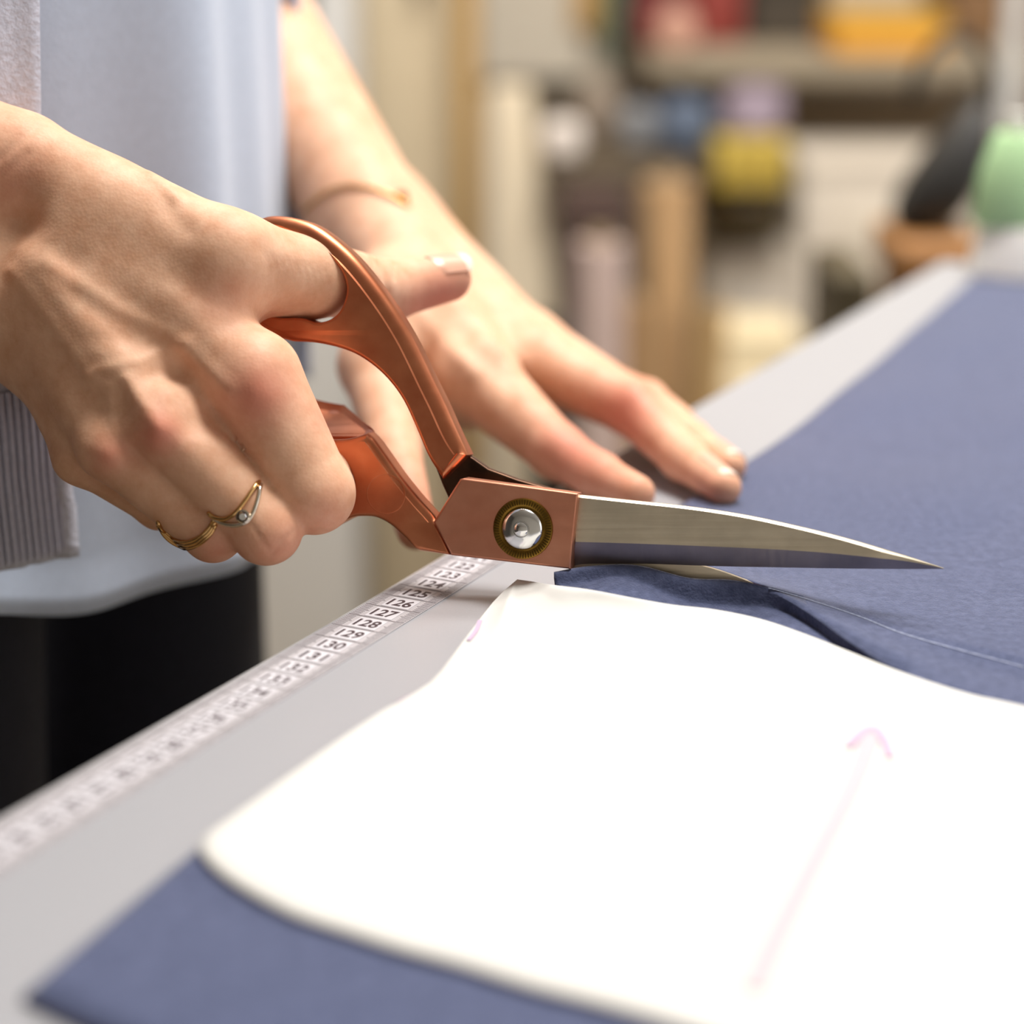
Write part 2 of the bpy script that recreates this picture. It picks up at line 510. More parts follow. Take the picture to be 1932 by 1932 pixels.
# ------------------------------------------------------------------ the blue cloth being cut
FH = .0016                                                     # cloth thickness
def crow(pts):
    w = [TB(u, v, FH + h * .001) for (u, v, h) in pts]
    return np.array(w)
c0 = [(1045, 1079, 8), (1110, 1068, 9), (1200, 1066, 9.6), (1300, 1090, 7.8), (1380, 1094, 7.6), (1450, 1109, 6.8), (1520, 1129, 5.0), (1620, 1162, 2.0), (1720, 1200, .8), (1932, 1258, 0), (2500, 1395, 0)]
c1 = [(1045, 1082, 7.9), (1110, 1071, 8.9), (1200, 1069, 8.9), (1300, 1094, 6.9), (1380, 1099, 5.9), (1455, 1117, 4.1), (1530, 1160, 4.2), (1605, 1213, 3.2), (1690, 1262, 2.2), (1850, 1308, .3), (2420, 1440, 0)]
c2 = [(1049, 1106, 5.6), (1112, 1098, 6.2), (1183, 1090, 7.0), (1290, 1134, 3.0), (1390, 1143, 2.6), (1470, 1152, 2.2), (1540, 1189, .8), (1612, 1239, .2), (1695, 1279, .3), (1850, 1321, 0), (2420, 1455, 0)]
c3 = [(1030, 1128, 4.6), (1108, 1135, 4.8), (1198, 1150, 4.2), (1298, 1165, 2.0), (1396, 1180, 1.4), (1478, 1205, .9), (1556, 1240, .4), (1636, 1278, .2), (1735, 1315, 0), (1850, 1345, 0), (2420, 1490, 0)]
c4 = [(955, 1200, 1.5), (1040, 1220, 1.5), (1140, 1240, 1.2), (1250, 1262, .6), (1350, 1290, .3), (1440, 1310, .2), (1530, 1340, 0), (1620, 1370, 0), (1730, 1400, 0), (1870, 1440, 0), (2450, 1570, 0)]
c5 = [(395, 1582, 0), (520, 1640, 0), (640, 1690, 0), (800, 1720, 0), (950, 1750, 0), (1090, 1780, 0), (1230, 1810, 0), (1380, 1840, 0), (1540, 1880, 0), (1750, 1920, 0), (2500, 2080, 0)]
c6 = [(42, 1878, 0), (130, 1922, 0), (260, 1980, 0), (400, 2040, 0), (560, 2110, 0), (740, 2190, 0), (940, 2270, 0), (1160, 2360, 0), (1420, 2460, 0), (1760, 2580, 0), (2900, 3000, 0)]
for k in range(6):                                             # the near edge keeps in front of the blade
    d0 = (CAM_H - FH - c0[k][2] * .001) / (SN + (c0[k][1] - 966) / FPX * CS) - .0008
    c1[k] = (c1[k][0], c1[k][1], (CAM_H - d0 * (SN + (c1[k][1] - 966) / FPX * CS) - FH) * 1000)
for k in range(6):                                             # the cut edge stands up steeply over the blade below it
    d1 = (CAM_H - FH - c1[k][2] * .001) / (SN + (c1[k][1] - 966) / FPX * CS) - .0015
    h2 = CAM_H - d1 * (SN + (c2[k][1] - 966) / FPX * CS) - FH
    c2[k] = (c2[k][0], c2[k][1], max(.3, h2 * 1000))
def fine_row(pts): return spline(crow(pts), 8)
R6 = [fine_row(c) for c in (c0, c1, c2, c3, c4, c5, c6)]
near_rows = []
for a, b, n in zip(R6[:-1], R6[1:], (2, 7, 5, 6, 10, 8)):
    for k in range(n):
        t = k / n; s = t * t * (3 - 2 * t)
        q = a * (1 - t) + b * t
        q[:, 2] = a[:, 2] * (1 - s) + b[:, 2] * s
        near_rows.append(q)
near_rows.append(R6[-1])
f0 = [(1045, 1046, 10.6), (1110, 1046, 10.6), (1200, 1047, 10.4), (1300, 1060, 8.9), (1380, 1083, 6.4)] + c0[5:]
f1 = [(1110, 1030, 7.5), (1170, 1030, 8), (1250, 1033, 7.5), (1345, 1045, 6.4), (1425, 1066, 4.6), (1500, 1088, 2.6), (1570, 1104, 1.7), (1670, 1130, 1), (1775, 1160, .4), (1980, 1205, 0), (2500, 1310, 0)]
f2 = [(1225, 985, 1.6), (1290, 985, 2), (1365, 990, 2.2), (1450, 1000, 1.6), (1530, 1012, 1), (1610, 1024, .6), (1690, 1036, .3), (1790, 1052, 0), (1900, 1075, 0), (2100, 1105, 0), (2600, 1180, 0)]
f3 = [(1400, 880, 0), (1450, 880, 0), (1520, 883, 0), (1610, 888, 0), (1690, 893, 0), (1770, 898, 0), (1850, 904, 0), (1950, 912, 0), (2060, 922, 0), (2260, 940, 0), (2750, 985, 0)]
f4 = [(1603, 728, 0), (1650, 728, 0), (1710, 730, 0), (1780, 733, 0), (1840, 736, 0), (1910, 739, 0), (1980, 742, 0), (2060, 746, 0), (2150, 752, 0), (2320, 764, 0), (2720, 795, 0)]
f5 = [(1848, 513, 0), (1880, 518, 0), (1910, 522, 0), (1955, 529, 0), (2000, 535, 0), (2050, 542, 0), (2100, 549, 0), (2160, 557, 0), (2230, 567, 0), (2350, 583, 0), (2640, 622, 0)]
R7 = [fine_row(c) for c in (f0, f1, f2, f3, f4, f5)]
ctrl = np.array(R7)
far_rows = list(np.swapaxes(np.array([spline(ctrl[:, j], 9) for j in range(ctrl.shape[1])]), 0, 1))
def wrinkle(rows, amp):
    out = []
    for r in rows:
        r = r.copy(); x, y = r[:, 0], r[:, 1]
        h = (r[:, 2] - TABLE_Z - FH)
        w = amp * (np.sin(37 * x + 21 * y) * np.sin(29 * y - 11 * x + 1) + .5 * np.sin(83 * x - 50 * y + 2))
        r[:, 2] += np.maximum(w, 0) * np.clip(1 - h / .004, 0, 1)
        out.append(r)
    return out
far_rows = [far_rows[0]] + wrinkle(far_rows[1:], .0009)
near_rows = near_rows[:1] + wrinkle(near_rows[1:], .0003)
V, F = [], []
for rows, flip in ((near_rows, False), (far_rows, True)):
    A = np.array(rows); r, c = A.shape[:2]; b0 = len(V)
    V += list(A.reshape(-1, 3))
    for i in range(r - 1):
        for j in range(c - 1):
            q = (b0 + i * c + j, b0 + (i + 1) * c + j, b0 + (i + 1) * c + j + 1, b0 + i * c + j + 1)
            F.append(q if not flip else q[::-1])
cloth = mesh_obj('cloth_sheet', V, F, M['fabric'], None)
bm = bmesh.new(); bm.from_mesh(cloth.data)
bmesh.ops.remove_doubles(bm, verts=bm.verts[:], dist=1e-5)
bm.to_mesh(cloth.data); bm.free()
cloth.data.materials.append(M['fabric_edge'])
md = cloth.modifiers.new('thickness', 'SOLIDIFY'); md.thickness = .0012; md.offset = -1; md.material_offset_rim = 1
tag(cloth, 'slate blue suede-like cloth on the table, half cut through by the scissors', 'cloth')
ch = spline([TB(u, v, FH + h * .001 + .0002) for (u, v, h) in c0[5:10]], 30)
V, F = [], []
for i, p in enumerate(ch):
    t = ch[min(i + 1, len(ch) - 1)] - ch[max(i - 1, 0)]; t /= np.linalg.norm(t)
    s = np.cross(t, [0, 0, 1]); w = .00022 + .00007 * math.sin(i * 1.7)
    V += [p + s * w, p - s * w]
    if i: F.append((2 * i - 2, 2 * i, 2 * i + 1, 2 * i - 1))
o = mesh_obj('chalk_line', V, F, M['chalk_white'], cloth)
o['label'] = 'thin white chalk line that the cut follows'

# ------------------------------------------------------------------ the paper pattern
top = [(976, 1093), (1010, 1098), (1046, 1104), (1110, 1112), (1200, 1129), (1270, 1141), (1350, 1150), (1440, 1169), (1530, 1200), (1600, 1228), (1680, 1260), (1760, 1288), (1840, 1312), (1932, 1332), (2400, 1440)]
left = [(976, 1093), (935, 1130), (880, 1200), (845, 1248), (815, 1285), (770, 1315), (720, 1342), (640, 1395), (520, 1480), (430, 1545), (380, 1580)]
bot = [(372, 1600), (400, 1635), (450, 1672), (550, 1725), (650, 1758), (750, 1790), (870, 1822), (1000, 1862), (1150, 1900), (1290, 1940), (1500, 2010), (2300, 2300)]
from mathutils.bvhtree import BVHTree
near_V = np.array(near_rows); rr, cc = near_V.shape[:2]
tree = BVHTree.FromPolygons([Vector(p) for p in near_V.reshape(-1, 3)], [(i * cc + j, (i + 1) * cc + j, (i + 1) * cc + j + 1, i * cc + j + 1) for i in range(rr - 1) for j in range(cc - 1)])
def under(p):
    """how high the paper rests: the cloth below it, or a slope down from the cloth nearby"""
    best = FH + .0004
    for k in range(25):
        r = (0, .003, .007, .012)[(k + 7) // 8] if k else 0
        t = k * math.pi / 4 + .2 * r * 100
        hit = tree.ray_cast(Vector((p[0] + r * math.cos(t), p[1] + r * math.sin(t), 1.2)), Vector((0, 0, -1)))[0]
        if hit is not None: best = max(best, hit.z - TABLE_Z + .0007 - .30 * r)
    return best
def paper_pt(u, v):
    h = FH + .0005
    for _ in range(5):
        h = .4 * h + .6 * under(TB(u, v, h))
    return TB(u, v, h)
Ls, Bs, Ts = spline(left, 6), spline(bot, 6), spline(top, 6)
lower = np.concatenate([Ls, Bs])
def resample(c, n):
    d = np.concatenate([[0], np.cumsum(np.linalg.norm(np.diff(c, axis=0), axis=1))]); s = np.linspace(0, d[-1], n)
    return np.stack([np.interp(s, d, c[:, k]) for k in range(2)], 1)
# columns run from the top edge to the lower-left outline
NC, NR = 90, 46
topc, lowc = resample(Ts, NC), resample(lower, NC)
UV = np.empty((NR, NC, 2))
for k in range(NR):
    t = (k / (NR - 1)) ** 1.2
    UV[k] = topc * (1 - t) + lowc * t
H = np.array([[under(TB(u, v, FH + .003)) for u, v in r] for r in UV])
base_H = H.copy()
for _ in range(40):                                            # paper is stiff: it bridges what lies below it
    q = np.pad(H, 1, mode='edge')
    H = np.maximum(base_H, (q[:-2, 1:-1] + q[2:, 1:-1] + q[1:-1, :-2] + q[1:-1, 2:]) / 4)
for _ in range(6):
    q = np.pad(H, 1, mode='edge')
    H = (q[:-2, 1:-1] + q[2:, 1:-1] + q[1:-1, :-2] + q[1:-1, 2:] + 2 * H) / 6
wc = np.clip(np.linalg.norm(UV - np.array([976, 1093]), axis=2) / 95, 0, 1); wc = wc * wc * (3 - 2 * wc)
H = H * wc + .0048 * (1 - wc) + .0006
PV = np.array([[TB(*UV[i, j], H[i, j]) for j in range(NC)] for i in range(NR)])
F = [(i * NC + j, (i + 1) * NC + j, (i + 1) * NC + j + 1, i * NC + j + 1) for i in range(NR - 1) for j in range(NC - 1)]
paper = mesh_obj('paper_pattern', PV.reshape(-1, 3), F, M['paper'], None)
paper.data.materials.append(M['chalk_edge'])
md = paper.modifiers.new('thickness', 'SOLIDIFY'); md.thickness = .00035; md.offset = -1; md.material_offset_rim = 1
tag(paper, 'white paper sewing pattern with violet chalk marks, lying on the blue cloth', 'paper pattern')
ptree = BVHTree.FromPolygons([Vector(p) for p in PV.reshape(-1, 3)], F)
def stroke(pts, w, m, name, label=None):
    s = spline(pts, 10); V, F2_ = [], []
    pp = []
    for u, v in s:
        o_ = Vector(CAM); dr = Vector(P(u, v, 1.0)) - o_
        hit = ptree.ray_cast(o_, dr.normalized())[0]
        pp.append(np.array(hit) + np.array([0, 0, .0005 if name == 'arrow_head' else .00035]) if hit is not None else TB(u, v, FH + .0008))
    for i, p in enumerate(pp):
        t = pp[min(i + 1, len(pp) - 1)] - pp[max(i - 1, 0)]; t /= np.linalg.norm(t)
        sd = np.cross(t, [0, 0, 1]); V += [p + sd * w, p - sd * w]
        if i: F2_.append((2 * i - 2, 2 * i, 2 * i + 1, 2 * i - 1))
    o = mesh_obj(name, V, F2_, m, paper)
    if label: o['label'] = label
M['chalk_faint'] = mat('faint_violet_chalk', srgb(192, 180, 187), rough=.9)
stroke([(906, 1172), (898, 1192), (884, 1210)], .0006, M['chalk'], 'chalk_mark', 'short violet stroke near the paper corner')
stroke([(1648, 1376), (1610, 1480), (1540, 1620), (1470, 1760), (1420, 1870)], .0020, M['chalk_faint'], 'arrow_shaft', 'faint violet grain arrow')
stroke([(1600, 1412), (1622, 1388), (1648, 1376), (1668, 1398), (1680, 1432)], .0010, M['chalk'], 'arrow_head')

# ------------------------------------------------------------------ the tailor's scissors
PSI, TAU = math.radians(12.5), math.radians(4.0)
SX = RGT * math.cos(PSI) - FWD * math.sin(PSI)
SY0 = UPV * math.cos(TAU) - FWD * math.sin(TAU)
SY = SY0 - SX * (SY0 @ SX); SY /= np.linalg.norm(SY)
SZ = np.cross(SX, SY)
S_O = P(987, 997, .548)
shears = empty('tailor_scissors', (0, 0, 0), "copper-handled steel tailor's scissors cutting the blue cloth", 'scissors')
shears.matrix_world = Matrix([[SX[i], SY[i], SZ[i], S_O[i]] for i in range(3)] + [[0, 0, 0, 1]])
def S(u, v, z=0.0):
    """pixel onto the scissors' own plane (z towards the lens), in their local metres"""
    r = P(u, v, 1.0) - CAM
    t = ((S_O + SZ * z - CAM) @ SZ) / (r @ SZ)
    q = CAM + r * t - S_O
    return np.array([q @ SX, q @ SY])

def plate(name, outer, bev, z_front, z_back, m, holes=(), hole_bev=(), back_off=None, parent=None, steps=6, bev_back=None, dish=None):
    """flat forged part with rounded rims: outlines in pixels, rim widths (m) per outline point"""
    loops = [np.array([S(u, v, z_front) for u, v in outer])] + [np.array([S(u, v, z_front) for u, v in h]) for h in holes]
    bevs = [np.broadcast_to(bev, len(outer))] + [np.broadcast_to(b, len(h)) for b, h in zip(hole_bev, holes)]
    V, F, fr, bk = [], [], [], []
    for li, (L, B) in enumerate(zip(loops, bevs)):
        area_ = .5 * np.sum(L[:, 0] * np.roll(L[:, 1], -1) - np.roll(L[:, 0], -1) * L[:, 1])
        ccw = area_ > 0
        if (li == 0) != ccw:
            L = L[::-1].copy(); B = B[::-1].copy(); rev = True
        else: rev = False
        n = len(L)
        e = np.roll(L, -1, 0) - L; e /= np.maximum(np.linalg.norm(e, axis=1), 1e-9)[:, None]
        nr = np.stack([-e[:, 1], e[:, 0]], 1)
        vn = nr + np.roll(nr, 1, 0); vn /= np.maximum(np.linalg.norm(vn, axis=1), .35)[:, None]
        if np.isscalar(z_back): zb = np.full(n, z_back)
        elif li: zb = np.full(n, -.0045)
        else: zb = np.array(z_back)[::-1] if rev else np.array(z_back)
        bo = np.zeros((n, 2))
        if back_off is not None and li == 0: bo = np.array(back_off)[::-1] if rev else np.array(back_off)
        rings = []
        stp = np.clip((B - .0016) / .0012, 0, 1) * .0005       # a fine step sets the rounded rim off from the flat face
        rings.append(np.column_stack([L + vn * (B * 1.10)[:, None], np.full(n, z_front)]))
        for k in range(steps + 1):
            a = math.pi / 2 * k / steps
            q = L + vn * (B * (1 - math.sin(a)))[:, None]
            rings.append(np.column_stack([q, z_front - stp - (B - stp) * (1 - math.cos(a)) * np.where(B > .002, .85, 1)]))
        if dish is not None and li == 0:
            D = np.array(dish)[::-1] if rev else np.array(dish)
            zf_ = rings[-1][:, 2]
            for k in range(1, 8):
                w = k / 8
                rings.append(np.column_stack([L + bo * w + vn * (D * math.sin(math.pi * w))[:, None], zf_ * (1 - w) + zb * w]))
        bb = np.minimum(B, .0012) if bev_back is None else np.full(n, bev_back)
        for k in range(3):
            a = math.pi / 2 * k / 2
            q = L + bo + vn * (bb * (1 - math.cos(a)))[:, None]
            rings.append(np.column_stack([q, zb + bb * (1 - math.sin(a))]))
        base = len(V)
        for r in rings: V += list(r)
        for i in range(len(rings) - 1):
            for j in range(n):
                j2 = (j + 1) % n
                F.append((base + i * n + j, base + (i + 1) * n + j, base + (i + 1) * n + j2, base + i * n + j2))
        fr.append([base + j for j in range(n)]); bk.append([base + (len(rings) - 1) * n + j for j in range(n)])
    for rings_, flip in ((fr, False), (bk, True)):
        tris = tessellate_polygon([[Vector((V[i][0], V[i][1], 0)) for i in r] for r in rings_])
        flat = [i for r in rings_ for i in r]
        for t in tris: F.append(tuple(flat[i] for i in t))
    me = bpy.data.meshes.new(name)
    bm = bmesh.new()
    bv = [bm.verts.new(tuple(map(float, v))) for v in V]
    for f in F:
        try: bm.faces.new([bv[i] for i in f])
        except ValueError: pass
    bmesh.ops.recalc_face_normals(bm, faces=bm.faces[:])
    bm.to_mesh(me); bm.free()
    return link(name, me, m, parent or shears, True, 32)

def widths(outer, fn): return np.array([fn(u, v) for u, v in outer])

# upper bow (belongs to the rear blade)
up_outer = [(880, 859), (857, 810), (836, 763), (813, 716), (792, 672), (770, 629), (736, 574), (692, 514), (652, 470), (601, 430), (561, 413), (517, 406), (490, 411), (466, 428), (452, 465), (448, 515), (455, 570), (472, 610), (505, 632), (551, 644), (598, 647), (652, 660), (692, 681), (729, 713), (760, 755), (786, 811), (807, 860), (834, 905)]
sp = spline(up_outer[:20], 5); sp2 = spline(up_outer[19:], 5)
outer = list(map(tuple, sp[:-1])) + list(map(tuple, sp2)) 
hole = spline([(531, 433), (585, 458), (618, 482), (642, 509), (653, 540), (649, 568), (638, 590), (619, 604), (595, 608), (568, 600), (525, 599), (495, 588), (480, 560), (474, 520), (478, 475), (489, 447), (508, 432)], 5, closed=True)
nsp = len(sp) - 1
wd = np.array([.0036 if i < nsp * .62 else (.0022 if i < nsp else .0010) for i in range(len(outer))])
for _ in range(12): wd = (np.roll(wd, 1) + wd + np.roll(wd, -1)) / 3
upper = plate('upper_handle', outer, wd, .0047, -.0045, M['copper'], [hole], [.0008])
upper['label'] = 'copper upper handle with a round thumb hole'
tang_o = [(822, 884), (850, 868), (880, 857), (893, 864), (921, 884), (975, 904), (1035, 921), (1090, 936), (1086, 1066), (980, 1040), (890, 1000), (850, 950), (834, 915)]
plate('shank', tang_o, .0008, -.0006, -.0046, M['copper_dark'])['label'] = 'dark tarnished shank of the rear blade'

# lower bow (belongs to the front blade)
lo_run = [(823, 982), (813, 968), (786, 938), (753, 897), (719, 849), (704, 829), (692, 817), (665, 826), (638, 829), (608, 827), (560, 818), (500, 800), (440, 800), (395, 825), (374, 875), (392, 940), (450, 984), (540, 1003), (612, 999), (659, 978), (686, 974), (712, 977), (739, 992), (766, 1016), (784, 1036), (792, 1039), (851, 1048)]
a_ = spline(lo_run[:7], 5); b_ = spline(lo_run[6:24], 5); c_ = np.array(lo_run[24:], float)
lo_outer = list(map(tuple, a_[:-1])) + list(map(tuple, b_)) + list(map(tuple, c_))
zb, bo, wb, ds = [], [], [], []
for i, (u, v) in enumerate(lo_outer):
    k = 0.0
    if v < 835 and u < 693:
        k = min(1, max(0, (692 - u) / 84)) ** .8 if u > 470 else max(0, 1 - (470 - u) / 60)
    zb.append(-.0045 - .017 * k); bo.append((-.0012 * k, .0085 * k)); ds.append(.0045 * k)
    wb.append(.0021 if i < len(a_) - 1 else .0009)
wb = np.array(wb)
for _ in range(6): wb = (np.roll(wb, 1) + wb + np.roll(wb, -1)) / 3
lo_hole = spline([(625, 851), (648, 868), (664, 898), (667, 928), (658, 953), (642, 970), (600, 982), (540, 982), (470, 963), (422, 928), (402, 878), (420, 835), (470, 826), (540, 838), (590, 846)], 5, closed=True)
lower_h = plate('lower_handle', lo_outer, wb, .0040, zb, M['copper'], [lo_hole], [.0009], back_off=bo, dish=ds)
lower_h['label'] = 'copper lower handle that the fingers go through'
# round casting mark on the lower handle
bm = bmesh.new()
c = S(728, 932, .004)
revolve(bm, [(.0050, .00395), (.0052, .00405), (.0053, .00405), (.0055, .00395)], 48, Matrix.Translation((c[0], c[1], 0)))
bm_obj('casting_mark', bm, M['copper'], lower_h)

# bolster block
blk = path([(817, 985), (867, 904)], [(867, 904), (875, 902)], [(875, 902), (1090, 931)], [(1090, 931), (1076, 1074)], [(1076, 1074), (851, 1048)], [(851, 1048), (817, 985)])
bolster = plate('bolster', blk, .0008, .0062, -.0002, M['copper_block'])
bolster['label'] = 'flat brushed copper bolster that holds the pivot'
# pivot: knurled brass washer and domed screw
c = S(987, 997.5, .0062)
Mt = Matrix.Translation((c[0], c[1], 0))
bm = bmesh.new(); revolve(bm, [(.0079, .0061), (.0080, .0064), (.0079, .0067), (.0074, .0069), (.0060, .0069), (.0057, .0067), (.0054, .0066)], 64, Mt)
washer = bm_obj('washer', bm, M['brass'], shears); washer['label'] = 'knurled brass washer'
bm = bmesh.new()
for k in range(64):
    t = 2 * math.pi * k / 64
    rbox(bm, c[0] + .0070 * math.cos(t), c[1] + .0070 * math.sin(t), .0070, .0013, .00024, .0005, 0, rz=t)
bm_obj('knurling', bm, M['brass_dark'], washer, smooth=False)['kind'] = 'stuff'
bm = bmesh.new(); revolve(bm, [(.0054, .0062), (.0055, .0072), (.0052, .0077), (.0044, .0082), (.0032, .00855), (.0022, .0087), (.00205, .0084), (.0019, .0084), (.0018, .0090), (.0013, .0094), (.0006, .0096), (0, .00965)], 48, Mt)
screw = bm_obj('pivot_screw', bm, M['chrome'], shears, angle=40); screw['label'] = 'domed polished pivot screw'

def blade(name, T_, R_, B_, zs, m_face, m_bev, sgn):
    n = 60
    us = np.linspace(0, 1, n) ** .9
    def at(pl, s):
        p = np.array(pl, float); x = p[0, 0] + (p[-1, 0] - p[0, 0]) * s
        q = spline(p, 8); o = np.argsort(q[:, 0])
        return x, np.interp(x, q[o, 0], q[o, 1])
    V, F, mi = [], [], []
    for s in us:
        t, r, b = [np.array(S(*at(pl, s), zs)) for pl in (T_, R_, B_)]
        k = min(1, max(.06, (1 - s) * 6))
        zt = zs * k
        spn = .0006 * k
        zr = zt * 1.1; ztp = max(zt * .45, zr - .10 * (t[1] - r[1]))
        sec = [(t[0], t[1], 0), (t[0], t[1], ztp * .7), (t[0], t[1] - spn, ztp), (r[0], r[1], zr), (b[0], b[1], zt * .12), (b[0], b[1], 0)]
        V += sec
    m = 6
    for i in range(n - 1):
        for j in range(m):
            j2 = (j + 1) % m
            F.append((i * m + j, i * m + j2, (i + 1) * m + j2, (i + 1) * m + j)); mi.append(1 if j == 3 else 0)
    F.append(tuple(range(m))); mi.append(0); F.append(tuple((n - 1) * m + j for j in range(m))[::-1]); mi.append(0)
    me = bpy.data.meshes.new(name); me.from_pydata([tuple(map(float, v)) for v in V], [], F)
    me.materials.append(m_face); me.materials.append(m_bev)
    me.polygons.foreach_set('material_index', mi)
    bm = bmesh.new(); bm.from_mesh(me); bmesh.ops.recalc_face_normals(bm, faces=bm.faces[:]); bm.to_mesh(me); bm.free()
    return link(name, me, None, shears, True, 17)
T_ = [(1086, 934), (1180, 944), (1300, 957), (1400, 972), (1500, 993), (1600, 1018), (1700, 1048), (1750, 1064), (1780, 1074)]
R_ = [(1086, 1022), (1217, 1026), (1415, 1034), (1520, 1040), (1603, 1047), (1700, 1058), (1750, 1068), (1780, 1075)]
B_ = [(1074, 1070), (1106, 1066), (1217, 1066), (1338, 1070), (1480, 1073), (1603, 1075), (1700, 1076), (1780, 1076)]
fb = blade('front_blade', T_, R_, B_, .0036, M['steel'], M['steel_bevel'], 1); fb['label'] = 'bright steel front blade with a darker ground edge'
def rear_blade():
    T2 = [(1080, 1000), (1222, 1046), (1342, 1072), (1449, 1110), (1600, 1160), (1740, 1175)]
    B2 = [(1080, 1108), (1222, 1126), (1342, 1138), (1449, 1148), (1600, 1164), (1740, 1177)]
    tp, bp = spline(T2, 6), spline(B2, 6)
    ring = [S(*q, -.001) for q in tp] + [S(*q, -.001) for q in bp[::-1]]
    n = len(ring)
    V = [(q[0], q[1], -.0008) for q in ring] + [(q[0], q[1], -.0032) for q in ring]
    F = [(i, (i + 1) % n, n + (i + 1) % n, n + i) for i in range(n)]
    bm = bmesh.new(); bv = [bm.verts.new(tuple(map(float, v))) for v in V]
    for f in F: bm.faces.new([bv[i] for i in f])
    h = n // 2
    for i in range(h - 1):
        bm.faces.new([bv[k] for k in (i, i + 1, n - 2 - i, n - 1 - i)])
        bm.faces.new([bv[n + k] for k in (i, n - 1 - i, n - 2 - i, i + 1)])
    o = bm_obj('rear_blade', bm, M['steel'], shears, angle=30); o['label'] = 'rear blade under the cloth'
rear_blade()

# ------------------------------------------------------------------ the person's skin: right hand, left hand, core
CT = np.array([-0.1998, 0.690]); F2 = np.array([0.89, -0.457]); L2 = np.array([0.457, 0.89])
def body_pt(f, l, z): q = CT + F2 * f + L2 * l; return np.array([q[0], q[1], z])

SH_R, SH_L = body_pt(0, -.17, 1.37), body_pt(0, .17, 1.37)
EL_R = P(-1650, -400, .50); EL_L = np.array([-.19, .93, 1.12])

R_IDX = [(480, 715, .534, 90), (592, 930, .535, 75), (606, 882, .570, 55), (632, 812, .580, 42)]
R_MID = [(310, 800, .529, 70), (502, 998, .531, 65), (520, 935, .568, 52), (545, 850, .580, 42)]
R_RNG = [(208, 845, .533, 58), (402, 1002, .535, 56), (450, 928, .570, 46), (480, 860, .582, 40)]
R_PNK = [(152, 863, .546, 46), (300, 955, .558, 42), (345, 910, .588, 38), (375, 850, .595, 34)]
R_THM = [(60, 314, .551, 88), (430, 488, .540, 83), (590, 523, .558, 73), (730, 549, .590, 56), (846, 526, .602, 43)]
def right_hand():
    palm = Blend([
        RC(P(95, 640, .560), EL_R, rpx(105, .56), .044),
        RC(P(0, 322, .555), EL_R, rpx(108, .555), .044),
        RC(P(0, 322, .555), P(95, 640, .56), rpx(108, .555), rpx(105, .56)),
        RC(P(150, 455, .545), P(470, 712, .536), rpx(84, .54), rpx(84, .535)),
        RC(P(110, 520, .543), P(310, 796, .531), rpx(84, .54), rpx(70, .53)),
        RC(P(90, 590, .549), P(208, 842, .535), rpx(88, .545), rpx(58, .533)),
        RC(P(95, 640, .557), P(152, 863, .546), rpx(95, .555), rpx(46, .546)),
        RC(P(160, 450, .560), P(410, 600, .553), rpx(95, .56), rpx(70, .55)),
        RC(P(200, 560, .570), P(400, 690, .558), rpx(100, .575), rpx(72, .56)),
        RC(P(400, 545, .557), P(545, 552, .560), rpx(62, .555), rpx(44, .56)),
        RC(P(190, 405, .547), P(400, 572, .5405), rpx(84, .54), rpx(80, .54)),
        RC(P(395, 750, .541), P(428, 818, .541), rpx(62, .54), rpx(46, .54)),
        RC(P(428, 818, .541), P(455, 862, .546), rpx(46, .54), rpx(32, .545)),
        RC(P(262, 820, .541), P(285, 865, .545), rpx(48, .54), rpx(36, .545)),
        RC(P(130, 430, .568), P(365, 560, .556), rpx(95, .575), rpx(70, .57)),
        RC(P(150, 700, .575), P(260, 850, .560), rpx(80, .57), rpx(55, .56)),
    ] + chain(R_THM[:3]), .007)
    fingers = [Blend(chain(c), .0025) for c in (R_IDX, R_MID, R_RNG, R_PNK)]
    fing = Blend(fingers, .0018)
    return Blend([Blend([palm, fing], .0045), Blend(chain(R_THM[2:]), .003)], .003)

L_IDX = [(900, 715, .668, 74), (1052, 853, .645, 52), (1130, 899, .632, 44), (1200, 931, .618, 36)]
L_MID = [(1012, 685, .688, 64), (1192, 772, .666, 50), (1290, 865, .644, 42), (1366, 920, .6225, 33)]
L_RNG = [(1010, 655, .712, 60), (1195, 762, .690, 46), (1300, 832, .668, 39), (1378, 879, .649, 30)]
L_PNK = [(975, 635, .735, 54), (1130, 722, .728, 42), (1220, 755, .712, 36), (1285, 797, .694, 29)]
L_THM = [(735, 560, .695, 84), (705, 690, .668, 62), (742, 850, .640, 52), (786, 1000, .606, 38)]
LW = P(690, 405, .742)
def left_hand():
    palm = Blend([
        RC(P(678, 392, .742), EL_L, rpx(98, .742), .042),
        RC(P(720, 420, .755), EL_L, rpx(92, .755), .042),
        RC(P(690, 410, .742), P(900, 712, .670), rpx(100, .742), rpx(76, .67)),
        RC(P(715, 420, .752), P(1008, 682, .690), rpx(88, .75), rpx(66, .69)),
        RC(P(730, 425, .758), P(1000, 655, .712), rpx(84, .755), rpx(60, .71)),
        RC(P(740, 430, .765), P(965, 632, .736), rpx(80, .765), rpx(54, .736)),
        RC(P(760, 590, .715), P(880, 760, .690), rpx(80, .71), rpx(54, .69)),
    ] + chain(L_THM[:2]), .009)
    fingers = [Blend(chain(c), .003) for c in (L_IDX, L_MID, L_RNG, L_PNK)]
    return Blend([palm, Blend(fingers, .0015), Blend(chain(L_THM[1:]), .003)], .006)

